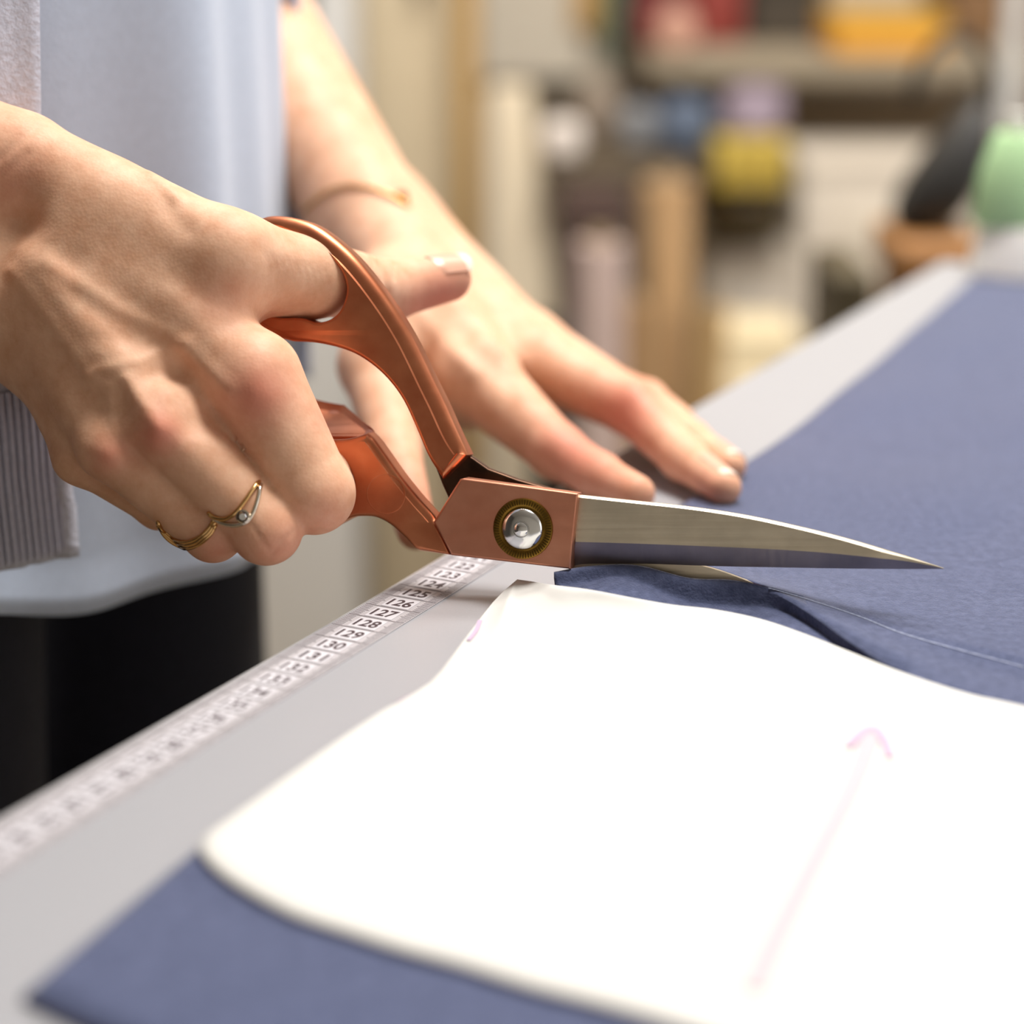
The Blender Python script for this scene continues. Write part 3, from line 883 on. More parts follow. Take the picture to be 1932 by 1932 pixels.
def cap(a, b, ra, rb): return RC(np.array(a), np.array(b), ra, rb)
def core_body():
    head_c = body_pt(.06, 0, 1.66)
    parts = [
        cap(body_pt(0, -.04, .96), body_pt(0, .04, .96), .068, .068),
        cap(body_pt(0, -.05, 1.0), body_pt(0, -.06, 1.28), .078, .082), cap(body_pt(0, .05, 1.0), body_pt(0, .06, 1.28), .078, .082),
        cap(body_pt(0, -.15, 1.37), body_pt(0, .15, 1.37), .055, .055),
        cap(body_pt(.0, 0, 1.38), body_pt(.035, 0, 1.54), .055, .05),
        cap(SH_R, EL_R, .048, .042), cap(SH_L, EL_L, .048, .042),
        cap(EL_R, EL_R * .6 + P(0, 430, .555) * .4, .043, .036), cap(EL_L, EL_L * .6 + LW * .4, .041, .034),
    ]
    for s in (-1, 1):
        parts += [cap(body_pt(0, s * .06, .90), body_pt(.005, s * .08, .50), .055, .045), cap(body_pt(.005, s * .08, .50), body_pt(-.02, s * .09, .10), .045, .034),
                  cap(body_pt(-.03, s * .09, .055), body_pt(.13, s * .10, .035), .036, .026)]
    head = Blend([cap(body_pt(.03, 0, 1.69), body_pt(.07, 0, 1.665), .083, .078), cap(body_pt(.075, 0, 1.60), body_pt(.09, 0, 1.585), .055, .045),
                  cap(body_pt(.145, 0, 1.665), body_pt(.163, 0, 1.635), .011, .016),
                  cap(body_pt(.128, -.02, 1.598), body_pt(.128, .02, 1.598), .010, .010),
                  cap(body_pt(.035, -.085, 1.665), body_pt(.035, -.088, 1.63), .016, .011), cap(body_pt(.035, .085, 1.665), body_pt(.035, .088, 1.63), .016, .011)], .018)
    return Blend([Blend(parts, .03), head], .03)

def relief(V, N, u, v, facing, strokes):
    """raise or sink the skin along strokes drawn over the side of the hand that carries them"""
    D = np.zeros(len(V)); U2 = np.stack([u, v], 1)
    for pts, amp, sig in strokes:
        m = facing > .05
        if len(pts) == 1:
            d = np.linalg.norm(U2 - np.array(pts[0], float), axis=1)
        else:
            d = seg_dist(U2, pts)
        D += m * amp * np.exp(-(d / sig) ** 2) * np.clip(facing * 3, 0, 1)
    return V + N * D[:, None]

def normals(V, F):
    n = np.cross(V[F[:, 2]] - V[F[:, 0]], V[F[:, 3]] - V[F[:, 1]])
    N = np.zeros_like(V)
    for i in range(4): np.add.at(N, F[:, i], n)
    return N / np.maximum(np.linalg.norm(N, axis=1), 1e-12)[:, None]

mm = .001
R_STROKES = [
    ([(22, 512), (90, 600), (140, 665), (165, 704)], .55 * mm, 14), ([(185, 700), (255, 682), (330, 652)], .5 * mm, 13),
    ([(90, 494), (217, 581), (348, 646)], .55 * mm, 16), ([(352, 652), (384, 686), (435, 737)], .9 * mm, 17),
    ([(172, 712), (205, 735), (215, 790), (230, 820)], .6 * mm, 13), ([(239, 715), (270, 760), (300, 805)], .9 * mm, 15),
    ([(285, 325), (332, 372)], .8 * mm, 12), ([(318, 395), (350, 430)], -.6 * mm, 22),
    ([(150, 560), (260, 650)], -.6 * mm, 24), ([(290, 705), (335, 700)], -1.3 * mm, 22), ([(340, 760), (360, 800)], -1.2 * mm, 30),
    ([(225, 745), (245, 800)], -.8 * mm, 16), ([(40, 425), (130, 490)], -1.3 * mm, 36), ([(180, 640), (240, 640)], -.5 * mm, 22),
    ([(482, 742)], 1.3 * mm, 45), ([(302, 818)], 1.4 * mm, 34), ([(205, 862)], 1.2 * mm, 28), ([(125, 872)], .8 * mm, 26),
    ([(250, 850)], -1.0 * mm, 24), ([(395, 790)], -1.0 * mm, 34), ([(330, 560), (400, 640)], .5 * mm, 30),
    ([(470, 985), (512, 1045), (552, 1005)], -.35 * mm, 5), ([(570, 985), (625, 990)], -.3 * mm, 5), ([(575, 1000), (615, 1002)], -.25 * mm, 4),
    ([(715, 490), (728, 520), (732, 552)], -.9 * mm, 6), ([(703, 488), (714, 530)], -.5 * mm, 5), ([(742, 500), (745, 525)], -.4 * mm, 4),
    ([(500, 470), (540, 560), (575, 590)], -.5 * mm, 22),
    ([(0, 300), (40, 262), (70, 238)], -.4 * mm, 9), ([(0, 335), (50, 290)], -.3 * mm, 8),
]
for k in range(9):
    x = 500 + k * 14
    R_STROKES.append(([(x, 478 + k * 4), (x + 12, 500 + k * 6), (x + 6, 530 + k * 5)], -.10 * mm, 4))
L_STROKES = [([(1195, 745)], 1.2 * mm, 30), ([(800, 520), (980, 680)], .9 * mm, 18), ([(760, 560), (890, 700)], .9 * mm, 18),
             ([(880, 640), (960, 720)], -1.0 * mm, 22), ([(1040, 830)], .8 * mm, 30)]

def skin_piece(f, h, refine, strokes, red, clip=None):
    V, F = surface(f, h, refine, clip)
    N = normals(V, F)
    u, v, d = project(V)
    q = CAM - V; q /= np.linalg.norm(q, axis=1)[:, None]
    fc = (N * q).sum(1)
    if strokes: V = relief(V, N, u, v, fc, strokes)
    tone = np.zeros((len(V), 4), np.float32); tone[:, 3] = 1
    for (pu, pv, r, a, ch) in red:
        tone[:, ch] += a * np.exp(-(((u - pu) ** 2 + (v - pv) ** 2) / r ** 2))
    return V, F, np.clip(tone, 0, 1)

R_RED = [(486, 745, 70, .75, 0), (300, 820, 48, .8, 0), (205, 862, 40, .6, 0), (850, 560, 60, .75, 0), (790, 600, 50, .55, 0), (620, 980, 60, .4, 0), (530, 1045, 60, .5, 0), (410, 1045, 50, .5, 0),
         (420, 560, 60, .3, 0), (20, 330, 70, .35, 0), (635, 780, 40, .6, 0)]
L_RED = [(1195, 760, 60, .5, 0), (1060, 840, 60, .35, 0), (1130, 900, 120, .35, 0), (1330, 920, 60, .35, 0), (790, 960, 90, .5, 0), (1130, 800, 100, .3, 0)]

person = empty('person', (CT[0], CT[1], 0), 'person in grey cardigan and pale blue top, cutting cloth with scissors', 'person')
def to_person(V): return np.asarray(V) - np.array([CT[0], CT[1], 0])

RH = right_hand()
pieces = [skin_piece(RH, .0016, 1, R_STROKES, R_RED),
          skin_piece(left_hand(), .0026, 1, L_STROKES, L_RED),
          skin_piece(core_body(), .012, 1, [], [])]
V_all, F_all, T_all, off = [], [], [], 0
for V, F, T in pieces:
    V_all.append(V); F_all.append(F + off); T_all.append(T); off += len(V)
body = mesh_obj('body', to_person(np.concatenate(V_all)), np.concatenate(F_all), M['skin'], person)
ca = body.data.color_attributes.new('tone', 'FLOAT_COLOR', 'POINT')
ca.data.foreach_set('color', np.concatenate(T_all).astype(np.float32).ravel())

def nail(root_uvd, tip_uvd, rad, up, half_angle, over):
    """curved nail plate lying on a finger end"""
    a, b = P(*root_uvd), P(*tip_uvd)
    t = (b - a) / np.linalg.norm(b - a)
    up = np.array(up, float); up -= t * (up @ t); up /= np.linalg.norm(up)
    s = np.cross(t, up)
    L = np.linalg.norm(b - a) + over
    na, nb = 14, 12
    V, F = [], []
    for layer in (0, 1):
        for i in range(na + 1):
            x = i / na
            for j in range(nb + 1):
                y = 2 * j / nb - 1
                xe = x * L
                if x < .25: xe += .0016 * y * y * (1 - x / .25)
                if x > .8: xe -= .0014 * y ** 4 * ((x - .8) / .2)
                ang = y * half_angle
                r = rad(x) + (0 if layer == 0 else -.0005) + .0002
                V.append(a + t * xe + r * (up * math.cos(ang) + s * math.sin(ang)))
    m = (na + 1) * (nb + 1)
    for i in range(na):
        for j in range(nb):
            q = (i * (nb + 1) + j, (i + 1) * (nb + 1) + j, (i + 1) * (nb + 1) + j + 1, i * (nb + 1) + j + 1)
            F.append(q); F.append(tuple(m + k for k in q[::-1]))
    ring = [j for j in range(nb + 1)] + [i * (nb + 1) + nb for i in range(1, na + 1)] + [na * (nb + 1) + j for j in range(nb - 1, -1, -1)] + [i * (nb + 1) for i in range(na - 1, 0, -1)]
    for k in range(len(ring)):
        p, q = ring[k], ring[(k + 1) % len(ring)]
        F.append((p, q, m + q, m + p))
    return V, F, (na, nb, m)

def add_nail(args, label=None):
    V, F, (na, nb, m) = nail(*args)
    o = mesh_obj('fingernail', to_person(V), F, M['nail'], person, angle=60)
    o.data.materials.append(M['nail_tip'])
    for i, p in enumerate(o.data.polygons):
        c = sum(min(vi % m // (nb + 1), na) for vi in p.vertices) / len(p.vertices)
        if c > na * .80: p.material_index = 1
    if label: o['label'] = label
thumb_up = UPV * .80 - FWD * .60
add_nail(((806, 531, .598), (868, 522, .6045), lambda x: rpx(45.6 + 3.4 * min(1, x / .2) - 5.5 * x, .6), thumb_up, .85, .0013), 'pale manicured thumbnail')
add_nail(((1322, 888, .6345), (1366, 920, .6230), lambda x: rpx(38.2 - 5 * x, .63), UPV * .9 + FWD * .1 + RGT * .35, .85, .002))
add_nail(((1345, 859, .6575), (1378, 879, .6492), lambda x: rpx(34.8 - 5 * x, .65), UPV * .9 + FWD * .1 + RGT * .35, .85, .002))

# ------------------------------------------------------------------ clothes
def loft(rows, closed, name, mat_, parent, thick, inner=True, smooth=True):
    """grid surface given by rows of points, with thickness inwards"""
    A = np.array(rows)                     # rows x cols x 3
    r, c = A.shape[:2]
    V = A.reshape(-1, 3); F = []
    for i in range(r - 1):
        for j in range(c if closed else c - 1):
            j2 = (j + 1) % c
            F.append((i * c + j, i * c + j2, (i + 1) * c + j2, (i + 1) * c + j))
    o = mesh_obj(name, V, F, mat_, parent, smooth)
    md = o.modifiers.new('thickness', 'SOLIDIFY'); md.thickness = thick; md.offset = -1
    return o

def ring_pt(t, z, a, b): return np.array([*(CT + F2 * a * math.cos(t) + L2 * b * math.sin(t)), z])

def shirt():
    rows = []
    nt = 200
    for z in np.concatenate([np.linspace(.0, .25, 40), np.linspace(.26, .53, 14)]):
        row = []
        for k in range(nt):
            t = 2 * math.pi * k / nt
            hem = .885 - .033 * math.cos(t - .7) + .004 * math.sin(7 * t + 1)
            zz = hem + z
            w = min(1, max(0, (zz - 1.28) / .13))
            a = .108 * (1 - w) + .065 * w; b = .152 * (1 - w ** 2) + .075 * w ** 2
            g = max(0, 1 - z / .5)
            fold = .0035 * math.sin(9 * t + 1.2 + 2 * z) * (.35 + .65 * g) + .0022 * math.sin(17 * t + 3 * z + .5) * g + .003 * math.sin(5 * t + 7 * z)
            hemr = .0015 if z < .012 else 0
            row.append(to_person(ring_pt(t, zz, a + fold + hemr, b + fold + hemr)))
        rows.append(row)
    o = loft(rows, True, 'shirt', M['shirt'], person, .0016)
    return o
shirt()

def edge_angle(u, z, off):
    """where round the body the cardigan's front edge lies"""
    best, bt = 1e9, 0
    for k in range(400):
        t = -1.6 + k * .005
        p = ring_pt(t, z, .108 + off, .152 + off)
        e = abs(project(p)[0] - u)
        if e < best: best, bt = e, t
    return bt

def cardigan():
    off = .013
    rows, rib = [], []
    nt = 260
    zs = np.concatenate([np.linspace(.893, .943, 14), np.linspace(.946, .952, 4), np.linspace(.96, 1.40, 40)])
    for z in zs:
        u = 122 + (56 - 122) * min(1, max(0, (z - .893) / .125))
        t0 = edge_angle(u, z, off); t1 = 1.05
        row = []
        w = min(1, max(0, (z - 1.28) / .13))
        a = (.108 + off) * (1 - w) + .07 * w; b = (.152 + off) * (1 - w ** 2) + .085 * w ** 2
        for k in range(nt):
            t = t0 - (t0 + 2 * math.pi - t1) * k / (nt - 1)
            e = min(k, nt - 1 - k)
            roll = .0025 * max(0, 1 - e / 2.5)
            r = .003 * math.sin(6 * t + 5 * z) + roll
            if z < .944: r += .0008 * math.sin(k * math.pi * .72) + (-.0012 if z > .936 else .001)
            row.append(to_person(ring_pt(t, z, a + r, b + r)))
        rows.append(row)
    o = loft(rows, False, 'cardigan', M['cardigan'], person, .0032)
    ribm = mat('ribbed_knit', srgb(204, 206, 226), rough=.95, vary=.1, scale=600, bump=.4, bscale=900, sheen=.3, spec=.1)
    # ribbed hem: raised ribs as one band hanging from the cardigan
    bm = bmesh.new()
    t0 = edge_angle(121, .92, off); n = 150
    for k in range(n):
        t = t0 - .012 - k * .0135
        zz = [.8945, .8965, .92, .943, .945]
        pts = []
        for i, z in enumerate(zz):
            ed = 0 if i in (0, 4) else .0013
            uu = 122 + (56 - 122) * min(1, max(0, (z - .893) / .125))
            dt = edge_angle(uu, z, off) - t0 if k < 60 else 0
            pts.append((t + dt, z, ed))
        vs = []
        for (tt, z, ed) in pts:
            for (s, e) in ((-.0055, 0), (-.003, ed), (.003, ed), (.0055, 0)):
                q = to_person(ring_pt(tt + s, z, .108 + off + .0046 + .003 * math.sin(6 * tt + 5 * z) + e, .152 + off + .0046 + .003 * math.sin(6 * tt + 5 * z) + e))
                vs.append(bm.verts.new(q))
        for i in range(4):
            for j in range(3):
                bm.faces.new((vs[i * 4 + j], vs[i * 4 + j + 1], vs[(i + 1) * 4 + j + 1], vs[(i + 1) * 4 + j]))
    me = bpy.data.meshes.new('ribbed_hem'); bmesh.ops.recalc_face_normals(bm, faces=bm.faces[:]); bm.to_mesh(me); bm.free()
    link('ribbed_hem', me, ribm, o, True)
    # sleeves to the elbows
    for (s, e) in ((SH_R, EL_R), (SH_L, EL_L)):
        V, F = surface(Blend([RC(s, e, .062, .054)], .01), .012, 1)
        mesh_obj('sleeve', to_person(V), F, M['cardigan'], o)
cardigan()

def trousers():
    parts = [cap(body_pt(0, -.045, .93), body_pt(0, .045, .93), .084, .084)]
    for s in (-1, 1):
        parts += [cap(body_pt(0, s * .062, .90), body_pt(.005, s * .08, .50), .076, .062), cap(body_pt(.005, s * .08, .50), body_pt(-.02, s * .09, .09), .062, .052)]
    V, F = surface(Blend(parts, .018), .010, 1, clip=(np.array([-2., -2, .06]), np.array([2., 2, 1.0])))
    mesh_obj('trousers', to_person(V), F, M['trousers'], person)
    for s in (-1, 1):
        V, F = surface(Blend([cap(body_pt(-.035, s * .09, .05), body_pt(.13, s * .10, .038), .046, .036)], .01), .008, 1, clip=(np.array([-2., -2, .001]), np.array([2., 2, .2])))
        mesh_obj('shoe', to_person(V), F, M['trousers'], person)
    V, F = surface(Blend([cap(body_pt(.0, 0, 1.70), body_pt(.035, 0, 1.715), .094, .085), cap(body_pt(-.03, 0, 1.66), body_pt(-.05, 0, 1.52), .075, .05)], .03), .010, 1)
    mesh_obj('hair', to_person(V), F, mat('brown_hair', srgb(84, 58, 40), rough=.5, vary=.3, scale=200, stretch=(1, 1, .1)), person)
    em = mat('eye', srgb(60, 44, 36), rough=.15)
    for s in (-1, 1):
        bm = bmesh.new(); bmesh.ops.create_uvsphere(bm, u_segments=16, v_segments=10, radius=.011)
        bm_obj('eye', bm, em, person, loc=to_person(body_pt(.135, s * .031, 1.672)))
trousers()

# ------------------------------------------------------------------ rings and bracelet
from mathutils.bvhtree import BVHTree
hand_tree = BVHTree.FromPolygons([Vector(p) for p in pieces[0][0]], [tuple(int(i) for i in f) for f in pieces[0][1]])
def round_finger(px, axis, lift, n=8, tree=None):
    """closed loop round a finger: the side in view follows pixels on the skin, the far side mirrors it about the bone"""
    a, b = P(*axis[0]), P(*axis[1]); t = (b - a) / np.linalg.norm(b - a)
    front = []
    o = Vector(CAM)
    for u, v in spline(px, n):
        dr = Vector(P(u, v, 1.0) - CAM).normalized()
        h, nrm, _, _ = (tree or hand_tree).ray_cast(o, dr)
        c = a + t * ((P(u, v, (axis[0][2] + axis[1][2]) / 2) - a) @ t)
        if h is None or (np.array(h) - c) @ FWD > .001:
            q = P(u, v, (c - CAM) @ FWD)
        else:
            q = np.array(h) + np.array(nrm) * lift
        front.append(q)
    front = np.array(front)
    back = []
    for q in front[::-1]:
        c = a + t * ((q - a) @ t)
        dz = (c - q) @ FWD
        back.append(q + FWD * 2 * max(dz, .0002))
    loop = np.concatenate([front, back[1:-1]])
    for _ in range(3):
        loop = .5 * loop + .25 * np.roll(loop, 1, 0) + .25 * np.roll(loop, -1, 0)
    return loop
def px_shift(px, du, dv): return [(u + du, v + dv) for u, v in px]

band_px = [(298, 984), (309, 1004), (328, 1020), (352, 1027), (377, 1019), (398, 999), (409, 978)]
ax_r = ((208, 845, .534), (402, 1002, .535))
loops = [round_finger(px_shift(band_px, du, dv), ax_r, .0004) for du, dv in ((-1, -5), (0, 0.5), (1, 6))]
c0_ = loops[1].mean(0)
gr = empty('gold_ring', c0_, 'plain ridged gold band on the finger farthest from the scissors', 'ring')
for L_, r_ in zip(loops, (.00058, .00066, .00058)):
    V, F = tube_mesh(L_ - c0_, r_, 10, closed=True); mesh_obj('band', V, F, M['gold'], gr)

ax_m = ((310, 800, .530), (502, 998, .532))
m1 = round_finger([(393, 964), (405, 974), (425, 978), (443, 969), (458, 951), (472, 930), (488, 907)], ax_m, .0005)
m2 = round_finger([(397, 970), (420, 985), (447, 990), (466, 984), (478, 967), (486, 940), (490, 912)], ax_m, .0005)
c1_ = m1.mean(0)
dr_ = empty('diamond_ring', c1_, 'split gold ring with a small clear stone on the middle finger', 'ring')
for L_, mt_ in ((m1, 'gold'), (m2, 'white_gold')):
    V, F = tube_mesh(L_ - c1_, .0006, 10, closed=True); mesh_obj('band', V, F, M[mt_], dr_)
h, nrm, _, _ = hand_tree.ray_cast(Vector(CAM), Vector(P(460, 974, 1.0) - CAM).normalized())
Mx = Vector(nrm).to_track_quat('Z', 'Y').to_matrix().to_4x4()
bm = bmesh.new()
revolve(bm, [(0, -.0005), (.0012, -.0004), (.0018, .0006), (.0018, .0011), (.0014, .0013)], 16, Mx)
bm_obj('setting', bm, M['white_gold'], dr_, loc=np.array(h) - c1_)
bm = bmesh.new(); revolve(bm, [(0, -.0002), (.0013, .0010), (.0009, .0016), (0, .0016)], 8, Mx)
bm_obj('stone', bm, M['gem'], dr_, smooth=False, loc=np.array(h) - c1_)

left_tree = BVHTree.FromPolygons([Vector(p) for p in pieces[1][0]], [tuple(int(i) for i in f) for f in pieces[1][1]])
wx = project(EL_L)
bl = round_finger([(574, 402), (588, 386), (620, 363), (660, 352), (705, 359), (745, 377), (774, 396)], ((690, 405, .742), (wx[0], wx[1], wx[2])), .0009, tree=left_tree)
cb = bl.mean(0)
br = empty('bracelet', cb, 'thin gold chain bracelet with a round charm on the far wrist', 'bracelet')
V, F = tube_mesh(bl - cb, .0007, 8, closed=True); mesh_obj('chain', V, F, M['gold'], br)
h = left_tree.ray_cast(Vector(CAM), Vector(P(758, 378, 1.0) - CAM).normalized())[0] or Vector(P(758, 378, .735))
bm = bmesh.new(); revolve(bm, [(0, -.0010), (.0020, -.0007), (.0026, 0), (.0020, .0007), (0, .0010)], 20, Matrix.Rotation(math.pi / 2 - .4, 4, 'X'))
bm_obj('charm', bm, M['gold'], br, loc=np.array(h) - cb - FWD * .0012 + UPV * .0008)

# ------------------------------------------------------------------ the workroom behind: cupboards, shelf, rolls, cloth
def plain(name, rgb, rough=.6, **k): return mat(name, srgb(*rgb), rough=rough, vary=k.pop('vary', .1), scale=k.pop('scale', 30), **k)
def span(u0, u1, v0, v1, Y):
    a, b = Q(u0, v1, Y), Q(u1, v0, Y)
    c, d_ = Q(u0, v0, Y), Q(u1, v1, Y)
    return (a[0] + c[0]) / 2, (b[0] + d_[0]) / 2, a[2], b[2]       # x0, x1, z0, z1
WALL_Y = 3.3

def cupboard(u0, u1, Y, depth, ztop, m, label, seam_m, handle_side=1):
    x0, x1, _, _ = span(u0, u1, 0, 100, Y)
    root = empty('cupboard', ((x0 + x1) / 2, Y + depth / 2, 0), label, 'cupboard')
    w = x1 - x0
    bm = bmesh.new(); rbox(bm, 0, .01, ztop / 2 + .03, w, depth - .02, ztop - .06, .003); bm_obj('carcass', bm, m, root)
    bm = bmesh.new(); rbox(bm, 0, -depth / 2 + .002, ztop / 2 + .045, w - .008, .018, ztop - .11, .003); dr = bm_obj('door', bm, m, root)
    bm = bmesh.new(); rbox(bm, handle_side * (w / 2 - .035), -depth / 2 - .018, 1.02, .012, .014, .16, .005, 3); bm_obj('handle', bm, seam_m, dr)
    bm = bmesh.new(); rbox(bm, 0, .02, .03, w - .02, depth - .06, .06, .002); bm_obj('plinth', bm, seam_m, root)
    return root
M['bg_white'] = plain('white_lacquer', (214, 213, 210), .5, vary=.03)
M['bg_cream'] = plain('cream_lacquer', (212, 196, 166), .55, vary=.05)
M['bg_metal'] = mat('dull_metal', srgb(150, 146, 140), rough=.4, metal=.8)
cupboard(180, 656, 2.15, .2, 1.9, M['bg_white'], 'white cupboard behind the standing person', M['bg_metal'])
cupboard(676, 852, 2.39, .5, 1.9, M['bg_cream'], 'narrow cream cupboard between the white cupboard and the wooden post', M['bg_metal'])

# wooden post from floor to ceiling height
x0, x1, _, _ = span(860, 900, 0, 100, 2.32)
post = empty('wooden_post', ((x0 + x1) / 2, 2.36, 0), 'tan wooden upright post beside the narrow cream cupboard', 'post')
M['bg_wood'] = plain('tan_wood', (196, 158, 98), .55, vary=.25, scale=14, stretch=(6, 6, .5))
bm = bmesh.new(); rbox(bm, 0, 0, 1.2, x1 - x0, .05, 2.4, .003); bm_obj('shaft', bm, M['bg_wood'], post)
bm = bmesh.new(); rbox(bm, 0, 0, .01, (x1 - x0) * 1.5, .08, .02, .003); bm_obj('foot', bm, M['bg_wood'], post)

# boards leaning / hanging to the right of the post
def panel(name, label, cat, quad, Y, thick, m, lean=0.0, edge=None):
    """upright board with the four corners seen at the given pixels (clockwise from top left)"""
    pts = [Q(u, v, Y) for u, v in quad]
    zt = max(p[2] for p in pts); zb = min(p[2] for p in pts)
    for p in pts: p[1] += lean * (p[2] - zb)
    c = sum(pts) / 4; c0 = np.array([c[0], c[1], zb])
    bm = bmesh.new()
    f = [bm.verts.new(p - c0) for p in pts]; b = [bm.verts.new(p - c0 + np.array([0, thick, 0])) for p in pts]
    bm.faces.new(f); bm.faces.new(b[::-1])
    for i in range(4): bm.faces.new((f[i], b[i], b[(i + 1) % 4], f[(i + 1) % 4]))
    bmesh.ops.bevel(bm, geom=bm.edges[:], offset=min(.003, thick * .3), segments=2, affect='EDGES')
    return tag(bm_obj(name, bm, m, None, loc=c0), label, cat)
floor_v = lambda Y: 966 + FPX * ((CAM[2] * CS - Y * SN) / (Y * CS + CAM[2] * SN))
panel('ironing_board', 'tall cream board tapering upwards, leaning beside the wooden post', 'board', [(925, 170), (1000, 170), (1130, floor_v(2.45) - 2), (925, floor_v(2.45) - 2)], 2.45, .03, plain('cream_cover', (236, 222, 196), .8, vary=.04), lean=.05)
pn = panel('notice_board', 'pale cream notice board on the wall above the leaning board', 'board', [(905, -260), (1100, -260), (1100, 150), (905, 150)], WALL_Y - .025, .025, plain('pale_card', (232, 222, 204), .7, vary=.05))
x0, x1, z0, z1 = span(1082, 1135, -60, 60, WALL_Y - .05)
bm = bmesh.new(); rbox(bm, 0, 0, 0, x1 - x0, .006, z1 - z0, .001)
oo = bm_obj('ochre_card', bm, plain('ochre_card', (206, 164, 96), .7), None, loc=((x0 + x1) / 2, WALL_Y - .03, (z0 + z1) / 2)); tag(oo, 'ochre card pinned to the notice board', 'card')

# hanging items at the leaning board's top
def hank(name, label, cat, u0, v0, u1, v1, Y, m, group=None):
    """bulging cloth or yarn bundle"""
    x0, x1, z0, z1 = span(u0, u1, v0, v1, Y)
    w, h = x1 - x0, z1 - z0
    bm = bmesh.new(); bmesh.ops.create_uvsphere(bm, u_segments=28, v_segments=18, radius=1)
    for v in bm.verts:
        x, y, z = v.co
        e = .72
        sx = math.copysign(abs(x) ** e, x); sy = math.copysign(abs(y) ** e, y); sz = math.copysign(abs(z) ** e, z)
        f = 1 + .05 * math.sin(9 * x + 4 * z) + .04 * math.sin(13 * z + 5 * y)
        v.co = (sx * w / 2 * f, sy * min(w, h) * .42 * f, sz * h / 2 * f)
    zmin = min(v.co.z for v in bm.verts)
    for v in bm.verts: v.co.z -= zmin
    o = bm_obj(name, bm, m, None, angle=None, loc=((x0 + x1) / 2, Y, z0))
    return tag(o, label, cat, group)

# storage shelf on the right: two boards with brackets on the wall
M['bg_shelf'] = plain('grey_brown_board', (150, 138, 118), .6, vary=.12, scale=12, stretch=(.5, 6, 6))
def shelf(u0, u1, v_top, v_bot, Y, depth, label, m):
    """board whose front top edge is at v_top and front lower edge at v_bot"""
    x0, x1, z0, z1 = span(u0, u1, v_top, v_bot, Y)
    root = empty('wall_shelf', ((x0 + x1) / 2, Y + depth / 2, z0), label, 'shelf')
    bm = bmesh.new(); rbox(bm, 0, 0, (z1 - z0) / 2, x1 - x0, depth, z1 - z0, .002); bm_obj('board', bm, m, root)
    for s in (-.42, .42):
        bm = bmesh.new()
        rbox(bm, s * (x1 - x0), depth * .1, -.008, .02, depth * .8, .014, .002)
        rbox(bm, s * (x1 - x0), depth / 2 - .007, -.0775, .02, .014, .125, .002)
        bm_obj('bracket', bm, M['bg_metal'], root)
    return x0, x1, z1
ys = 2.62; dps = WALL_Y - ys
sx0, sx1, sz = shelf(1225, 2150, 108, 152, ys, dps, 'long grey-brown wall shelf with a yellow box on it', M['bg_shelf'])
def on_shelf(name, label, cat, u0, u1, v_top, v_base, Y, depth, m, lid=None, zbase=None, group=None, lidname='lid'):
    x0, x1, z0, z1 = span(u0, u1, v_top, v_base, Y)
    if zbase is not None: z0 = zbase
    root = empty(name, ((x0 + x1) / 2, Y + depth / 2, z0), label, cat, group)
    w, h = x1 - x0, z1 - z0
    lh = .28 * h if lid else 0
    bm = bmesh.new(); rbox(bm, 0, 0, (h - lh) / 2, w, depth, h - lh, .004, 2); bm_obj('body', bm, m, root)
    if lid:
        bm = bmesh.new(); rbox(bm, 0, 0, h - lh / 2, w * 1.03, depth * 1.03, lh, .004, 2); bm_obj(lidname, bm, lid, root)
    return root
yel = plain('yellow_card', (222, 160, 58), .55, vary=.05); yel2 = plain('mustard_card', (196, 150, 36), .6, vary=.05)
on_shelf('storage_box', 'bright yellow storage box with a mustard lid on the long shelf', 'box', 1575, 1785, 28, 138, 2.625, .16, yel, yel2, zbase=sz)
on_shelf('storage_box', 'dark red box at the left end of the long shelf', 'box', 1195, 1300, -60, 62, 2.78, .2, plain('maroon_card', (112, 40, 40), .7), plain('maroon_lid', (96, 34, 36), .7), zbase=sz)
on_shelf('storage_box', 'red-brown box between the dark red box and the dark folded cloth', 'box', 1306, 1402, -70, 62, 2.82, .2, plain('brick_card', (140, 56, 48), .7), None, zbase=sz)
on_shelf('folded_cloth', 'dark grey folded cloth on the long shelf beside the yellow box', 'cloth', 1415, 1565, -50, 62, 2.84, .22, plain('charcoal_cloth', (74, 66, 56), .9), plain('charcoal_cloth_top', (60, 54, 46), .9), zbase=sz, lidname='top_layer')
on_shelf('storage_box', 'brown cardboard box right of the yellow box', 'box', 1800, 1990, -80, 62, 2.80, .24, plain('brown_card', (128, 96, 64), .8), plain('brown_card_lid', (112, 82, 54), .8), zbase=sz)
x0, x1, z0, z1 = span(1240, 1312, 18, 100, 2.66)
o = hank('yarn_ball', 'dusty pink ball of yarn in front of the dark red box', 'yarn', 1240, 18, 1312, 100, 2.665, plain('pink_yarn', (206, 160, 140), .95, bump=.6, bscale=200)); o.location.z = sz

# teal folder standing left of the shelf on a low cabinet is hung on the wall
panel('hanging_folder', 'narrow teal folder hanging on the wall left of the long shelf', 'folder', [(1142, -80), (1182, -80), (1180, 105), (1146, 105)], WALL_Y - .03, .03, plain('teal_card', (64, 108, 88), .6))
panel('felt_strip', 'short black felt strip hanging above the white bundle', 'cloth', [(1046, 118), (1082, 118), (1082, 238), (1042, 238)], WALL_Y - .02, .02, plain('black_felt', (34, 30, 26), .95))
panel('wall_board', 'brown panel standing in for the shade under the long shelf', 'board', [(1270, 170), (2060, 170), (2060, 292), (1270, 292)], WALL_Y - .012, .012, plain('shelf_shade_brown', (128, 108, 82), .8))  # brown sheet that paints the long shelf's shadow onto the wall

